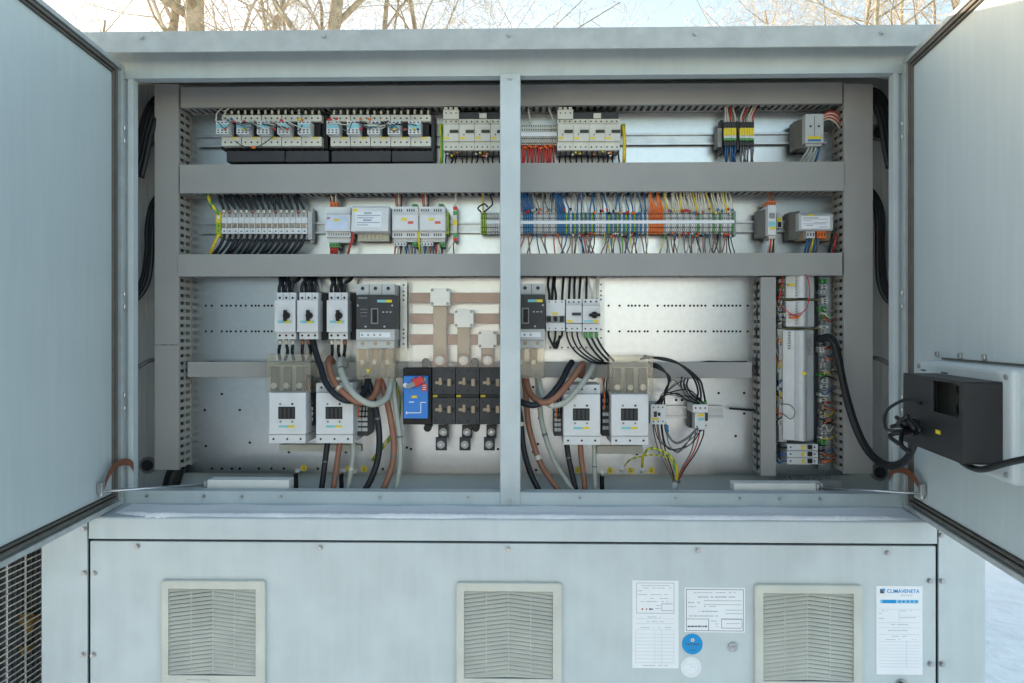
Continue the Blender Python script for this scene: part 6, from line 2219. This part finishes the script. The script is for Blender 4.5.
v0 = vent(162.5, 579.3, 266.5, 'cream louvred vent on the lower panel under the plain door side')
for px, py, lab in ((456.3, 581.6, 'cream louvred vent in the middle of the lower panel'), (753.6, 583.6, 'cream louvred vent between the small printed label and the branded sheet')):
    c = copy_tree(v0, P(px, py, YG) - P(162.5, 579.3, YG))
    c['label'] = lab


def sheet(px0, py0, px1, py1, lab, cat='sheet', name='service_sheet'):
    Y = YG - .0006
    t = thing(name, lab, cat, P((px0 + px1) / 2, py1, Y))
    MB().pbox(px0, py0, px1, py1, Y - .0004, Y + .0003).build('paper', PAPER, t)
    return t


def line(mb, px0, py0, px1, py1, m=0, off=0):
    mb.pbox(px0, py0, px1, py1, YG - .00125 - off, YG - .00105 - off, m)


def scribble(mb, rr, px0, px1, py, h=.55, m=0, dens=.8):
    x = px0
    while x < px1:
        w_ = rr.uniform(.8, 3.2)
        if rr.random() < dens:
            line(mb, x, py - h / 2, min(x + w_, px1), py + h / 2, m)
        x += w_ + .5


rr = random.Random(21)
# tall form
t = sheet(632.3, 580.4, 678.6, 668.2, 'tall white service form with a ruled table on the lower panel')
mb = MB()
for (a, b, c_, d2) in ((636.5, 582.8, 674, 583.3), (636.5, 613, 674, 613.5), (636.3, 583, 636.8, 613.3), (673.8, 583, 674.3, 613.3)):
    line(mb, a, b, c_, d2)
line(mb, 661.5, 603.6, 673, 604.2)
line(mb, 661.5, 603.6, 662, 611)
line(mb, 661.5, 610.4, 673, 611)
mb.build('form_box', INK, t)
mb = MB()
for yy, a, b in ((585.5, 641, 670), (588, 643, 672), (590.8, 637.6, 644), (594.6, 638, 670), (598.4, 651, 668), (601.6, 641, 668), (605.5, 656, 660), (608.6, 655.5, 660.5), (617, 648, 663), (621.6, 647, 664), (627.6, 641, 654), (627.6, 658, 661), (627.6, 665, 671), (665.6, 643, 668)):
    scribble(mb, rr, a, b, yy)
mb.build('small_print', INK, t)
mb = MB()
scribble(mb, rr, 644, 653, 609.2, 1.6)
mb.build('stamp_mark', INKD, t)
mb = MB()
line(mb, 641.4, 608.4, 643.2, 610)
mb.build('red_mark', RED, t)
mb = MB()
for yy in (618.6, 623.4, 629.8, 634, 637.6, 641, 644.6, 648, 651.6, 655, 658.8, 662.4):
    line(mb, 635.6, yy, 674, yy + .3)
for xx in (635.4, 654.6, 661.5, 674):
    line(mb, xx, 630, xx + .3, 663)
mb.build('ruled_table', INKL, t)
# landscape label
t = sheet(684.6, 587.6, 745, 632.4, 'landscape white printed label beside the middle vent and the tall form', 'label', 'printed_label')
mb = MB()
for (a, b, c_, d2) in ((686.4, 589.4, 743.4, 589.9), (686.4, 630.6, 743.4, 631.1), (686.2, 589.6, 686.7, 630.9), (743.1, 589.6, 743.6, 630.9), (686.8, 618.8, 708.6, 619.2), (708.4, 619, 708.9, 630.6),
                       (704, 600.6, 741.6, 600.9), (704, 604.6, 741.6, 604.9), (725.6, 610, 742.6, 610.3), (725.6, 613.6, 742.6, 613.9), (721.4, 618.8, 742, 619.5), (721.4, 618.8, 721.8, 628), (721.4, 628, 742, 628.4), (741.8, 619, 742.2, 628)):
    line(mb, a, b, c_, d2)
mb.build('label_border', INKD, t)
mb = MB()
for yy, a, b, h in ((592.6, 694, 739, .6), (597, 698, 735, 1.0), (602.6, 688, 700, .9), (606.6, 688, 697, .7), (606.6, 704, 716, .7), (606.6, 727, 732, .6), (611.4, 699, 718, 1.0), (616, 689, 718, .8), (621, 711, 717, .7), (624, 712, 718, .7), (626.6, 711, 718, .7), (623.6, 723, 740, .6)):
    scribble(mb, rr, a, b, yy, h)
mb.build('small_print', INK, t)
mb = MB()
scribble(mb, rr, 687.6, 707.6, 626.4, 1.4, 0, .95)
mb.build('stamp_mark', INKD, t)
# round stickers
t = thing('round_sticker', 'round bright blue sticker below the landscape label', 'sticker', P(692.3, 654.4, YG))
MB().cyl(P(692.3, 644, YG - .0005), (0, -1, 0), .0236, .0006, 40).build('disc', CYAN, t)
mb = MB()
scribble(mb, rr, 686, 699, 644.2, 1.3, 0, .9)
line(mb, 688.5, 646.6, 690.6, 647.2)
scribble(mb, rr, 689, 696, 650, .6)
mb.build('small_print', INKD, t)
MB().cyl(P(692.6, 640, YG - .0012), (0, -1, 0), .004, .0004, 14).build('white_dot', PAPER, t)
MB().cyl(P(692.6, 640, YG - .0017), (0, -1, 0), .0018, .0004, 12).build('red_dot', RED, t)
t = thing('round_sticker', 'round white sticker below the bright blue one', 'sticker', P(691, 677, YG))
mb = MB()
MB().cyl(P(691, 667, YG - .0005), (0, -1, 0), .0236, .0006, 40).build('disc', PAPER, t)
n = 40
pr = P(691, 667, YG - .0012)
for R0 in (.0205, .0165):
    pts = [pr + Vector((R0 * math.cos(2 * math.pi * k / n), 0, R0 * math.sin(2 * math.pi * k / n))) for k in range(n + 1)]
    mb.tube(pts, .0004, 0, 4)
for yy in (664, 667, 670):
    scribble(mb, rr, 686.5, 695.5, yy, .5)
mb.build('ring_print', INKL, t)
# branded sheet
t = sheet(876.3, 586, 922.6, 674.6, 'tall white sheet with a blue heading near the panel edge', 'sheet', 'branded_sheet')
pc = P(903.2, 591.4, YG - .0012)
text_mesh('heading', 'CLIMAVENETA', .0118, pc, t, CYAN, bold=.00012, sx=.95)
text_mesh('subheading', 'S E R V I C E', .0050, P(906.5, 595.6, YG - .0012), t, INK)
mb = MB()
x0, x1, z0, z1 = RECT(880, 588.6, 885, 593.4, YG - .0012)
h = z1 - z0
w_ = x1 - x0
mb.prism_y([(x0 + w_ * .25, z1), (x1, z1), (x1, z0 + h * .45), (x0 + w_ * .7, z0 + h * .5)], YG - .0013, YG - .0011, 0)
mb.prism_y([(x0, z0), (x0, z1 - h * .1), (x0 + w_ * .2, z1 - h * .05), (x0 + w_ * .9, z0 + h * .3), (x0 + w_ * .8, z0)], YG - .0013, YG - .0011, 1)
mb.build('emblem', [CYAN, INKD], t)
mb = MB()
line(mb, 880, 599.8, 918.6, 603.4, 0)
line(mb, 882.4, 600, 896, 603.2, 1, .0003)
for k in range(5):
    line(mb, 898.4 + 4.2 * k, 600.6, 900.6 + 4.2 * k, 602.6, 1, .0003)
mb.build('blue_banner', [PCYAN, CYAN], t)
mb = MB()
line(mb, 878.4, 609.2, 920, 609.5)
line(mb, 878.4, 622.6, 920, 622.9)
line(mb, 899, 609.4, 899.3, 622.8)
line(mb, 899, 616, 920, 616.3)
for yy in (627.6, 634.4, 641.6, 645, 648, 651, 654, 657.2, 660.4, 663.6, 666.8):
    line(mb, 878.6, yy, 920, yy + .3)
line(mb, 906.5, 640, 906.8, 667)
mb.build('ruled_table', INKL, t)
mb = MB()
for yy, a, b in ((611, 879.5, 888), (613.4, 879, 882), (618.6, 879, 884), (611, 900, 912), (617.8, 900, 916), (624.6, 891, 908), (630.4, 888, 908), (636.4, 892, 906), (639.4, 886, 900), (639.4, 912, 916)):
    scribble(mb, rr, a, b, yy)
mb.build('small_print', INK, t)
# lock at the label
t = thing('panel_fastener', 'worn steel quarter turn fastener beside the round blue sticker', 'fastener', P(733, 650, YG))
mb = MB()
mb.cyl(P(732.8, 646.6, YG - .0004), (0, -1, 0), .0105, .004, 24)
mb.box(P(732.8, 0, YG).x - .007, P(732.8, 0, YG).x + .007, YG - .0065, YG - .0046, Zf(646.6, YG, 733) - .0022, Zf(646.6, YG, 733) + .0022)
mb.build('head', STEEL, t, .0006)

# ================================================================== neighbouring machine with its coil guard
t = thing('neighbouring_chiller', 'neighbouring machine with a dark coil behind a pale wire guard', 'machine', (-1.8, 2.3, 0))
XN = -1.33
MB().box(XN - .75, XN - .0615, 1.35, 3.25, .12, 1.5).build('body', PAINT, t, .01)
mb = MB()
for k in range(90):
    y = 1.42 + k * .02
    mb.box(XN - .0605, XN - .04, y, y + .004, .2, 1.4)
mb.build('coil_fins', FIN, t)
MB().box(XN - .0613, XN - .0607, 1.4, 3.2, .15, 1.45).build('coil_back', DGREY, t)
mb = MB()
z = .2
while z < 1.42:
    mb.cyl((XN, 1.4, z), (0, 1, 0), .0019, 1.8, 5)
    z += .0165
y = 1.41
while y < 3.2:
    mb.cyl((XN - .003, y, .18), (0, 0, 1), .0026, 1.24, 6)
    y += .068
mb.build('wire_guard', WIREW, t)
mb = MB()
for (a, b, c_, d2) in ((1.36, 1.40, .15, 1.46), (3.2, 3.24, .15, 1.46), (1.401, 3.199, 1.42, 1.46), (1.401, 3.199, .15, .19)):
    mb.box(XN - .04, XN + .003, a, b, c_, d2)
mb.build('guard_frame', PAINT, t, .002)
MB().box(XN - .7, XN - .1, 1.4, 3.2, -.02, .119).build('plinth', DGREY, t)
for i, (px, py, s, lab) in enumerate(((34, 623, .05, 'larger curled tan leaf caught behind the wire guard'), (31, 649, .035, 'smaller curled tan leaf caught low behind the wire guard'))):
    d = P(px, py, 1.9)
    p0 = Vector((0, 0, Z0))
    dr = d - p0
    k = (XN - .02 - p0.x) / dr.x
    c_ = p0 + dr * k
    mb = MB()
    N_ = 12
    top = [c_]
    ring = []
    for j in range(N_):
        a = 2 * math.pi * j / N_
        r_ = s * (.75 + .25 * math.cos(3 * a + i))
        ring.append(c_ + Vector((-.012 + .01 * math.sin(2 * a), math.cos(a) * r_, math.sin(a) * r_ * (.8 if i == 0 else .35))))
    vs = [c_ + Vector((.006, 0, 0))] + ring + [c_ + Vector((.004, 0, 0))] + [q + Vector((-.0015, 0, 0)) for q in ring]
    fs = [(0, 1 + j, 1 + (j + 1) % N_) for j in range(N_)] + [(N_ + 1, N_ + 2 + (j + 1) % N_, N_ + 2 + j) for j in range(N_)] + [(1 + j, N_ + 2 + j, N_ + 2 + (j + 1) % N_, 1 + (j + 1) % N_) for j in range(N_)]
    mb.add(vs, fs)
    tag(mb.build('dry_leaf', LEAF, smooth=True), lab, 'leaf', 'dry leaves behind the guard')

# ================================================================== bare winter trees behind the cabinet
def grow_tree(seed, h, r0, lean, fork, dens):
    rr = random.Random(seed)
    trunk, crown = MB(), MB()

    def perp(d):
        a = d.orthogonal().normalized()
        q = rr.uniform(0, 2 * math.pi)
        return (a * math.cos(q) + d.cross(a) * math.sin(q)).normalized()

    def limb(p, d, L, r, lv):
        n = (9, 6, 5, 4, 3)[min(lv, 4)]
        sides = (9, 6, 4, 3, 3)[min(lv, 4)]
        pts = [p.copy()]
        dirs = [d.copy()]
        for i in range(n):
            d = (d + perp(d) * rr.uniform(.05, (.12, .42, .50, .50, .45)[min(lv, 4)]) + Vector((0, 0, .04 if lv < 3 else -.02))).normalized()
            p = p + d * (L / n)
            pts.append(p.copy())
            dirs.append(d.copy())
        tgt = trunk if lv < 2 else crown
        tgt.tube(pts, r, 0, sides, r1=r * (.45 if lv == 0 else .3))
        if lv >= 4:
            return
        kids = (fork, 7, 6, int(4 * dens))[lv]
        for k in range(kids):
            t_ = (.28 + .70 * (k + rr.random()) / kids) if lv == 0 else (.12 + .86 * (k + rr.random()) / kids)
            i = min(int(t_ * n), n - 1)
            q = pts[i].lerp(pts[i + 1], t_ * n - i)
            ang = rr.uniform(.6, 1.2)
            nd = (dirs[i] * math.cos(ang) + perp(dirs[i]) * math.sin(ang)).normalized()
            if lv == 0 and nd.z < .15:
                nd.z = .2
                nd.normalize()
            rk = r * (1 - .6 * t_) * rr.uniform(.38, .6)
            lk = L * ((.52, .5, .5, .45)[lv]) * rr.uniform(.7, 1.15) * (1.1 - .35 * t_)
            limb(q, nd, lk, max(rk, .0038), lv + 1)

    limb(Vector((0, 0, -.1)), Vector((lean, 0, 1)).normalized(), h, r0, 0)
    return trunk, crown


def make_tree(seed, h, r0, lean, fork, dens, x, y, lab):
    tr, cr = grow_tree(seed, h, r0, lean, fork, dens)
    t = thing('bare_tree', lab, 'tree', (0, 0, 0), 'bare winter trees')
    tr.build('trunk', BARK, t, smooth=True)
    cr.build('crown', TWIG, t)
    t.location = (x, y, 0)
    return t


def tx(px, Y):
    return P(px, 20, Y).x


protos = [
    make_tree(1, 13, .20, .02, 13, 1.0, tx(182, 11.0), 11.0, 'thick trunked bare tree rising behind the roof nearest the plain door'),
    make_tree(2, 12, .15, -.03, 14, 1.0, tx(274, 11.5), 11.5, 'medium trunked bare tree beside the thickest one'),
    make_tree(3, 11, .075, .02, 15, 1.25, tx(407, 13), 13, 'slender bare tree with pale twigs in front of the brightest sky'),
    make_tree(4, 9.5, .06, .05, 15, 1.25, tx(872, 12), 12, 'slender bare tree seen next to the door with the control box'),
]
spots = [(2, 247, 16, 1.0, 1.2, 'thin bare tree standing between the two thick trunks'), (3, 318, 15, 1.0, 2.5, 'bare tree with a curving stem beyond the two thick trunks'),
         (2, 440, 15, 1.0, 2.0, 'slender pale tree just past the brightest twigs'), (3, 494, 17, .95, 1.0, 'small bare tree straight above the breakers beside the mullion'),
         (3, 534, 20, .9, 3.4, 'small bare tree straight above the mullion'), (3, 625, 26, .8, 4.4, 'lone small bare tree before the open patch of sky'),
         (3, 832, 15, 1.05, 5.0, 'bushy bare tree at the far end of the open sky'), (2, 908, 14, .95, 4.1, 'bare tree with an upright stem near the box door edge'),
         (3, 950, 16, 1.0, 2.7, 'last bare tree before the door with the control box hides the row'), (3, 70, 18, 1.0, 5.2, 'bare tree mostly hidden behind the plain door'),
         (3, 378, 20, .95, 0.4, 'distant bare tree among pale twigs before the mullion'), (3, 800, 20, 1.1, 2.2, 'distant bare tree at the border of the open sky'), (2, 860, 21, 1.2, 3.3, 'distant bare tree behind the slender one by the box door')]
for i, px, Y, sc_, rz, lab in spots:
    c = copy_tree(protos[i], Vector((0, 0, 0)))
    c.location = (tx(px, Y), Y, 0)
    c.rotation_euler = (0, 0, rz)
    c.scale = (sc_, sc_, sc_)
    c['label'] = lab

# ================================================================== the finest wires, past the first three hundred, as one mass
ws = [o for o in sc.objects if o.type == 'MESH' and o.get('category') == 'wire']
def span(o):
    n = len(o.data.vertices)
    bb = [v.co for v in o.data.vertices]
    L = sum((bb[min(i + 7, n - 1)] - bb[i]).length for i in range(0, n, 7))
    return L * (bb[0] - bb[min(3, n - 1)]).length
ws.sort(key=span, reverse=True)
rest = ws[295:]
if rest:
    mats_, vs, fs, mi = [], [], [], []
    for o in rest:
        me = o.data
        o0 = len(vs)
        vs += [tuple(v.co + o.location) for v in me.vertices]
        for p_ in me.polygons:
            fs.append([i + o0 for i in p_.vertices])
            m_ = me.materials[p_.material_index]
            if m_ not in mats_:
                mats_.append(m_)
            mi.append(mats_.index(m_))
        bpy.data.objects.remove(o)
    me = bpy.data.meshes.new('fine_wiring')
    me.from_pydata(vs, [], fs)
    for m_ in mats_:
        me.materials.append(m_)
    me.polygons.foreach_set('material_index', mi)
    me.polygons.foreach_set('use_smooth', [True] * len(mi))
    me.update()
    o = bpy.data.objects.new('fine_wiring', me)
    COL.objects.link(o)
    o['kind'] = 'stuff'
    tag(o, 'many hair thin coloured wires strung between ducts, terminals and devices', 'wiring')
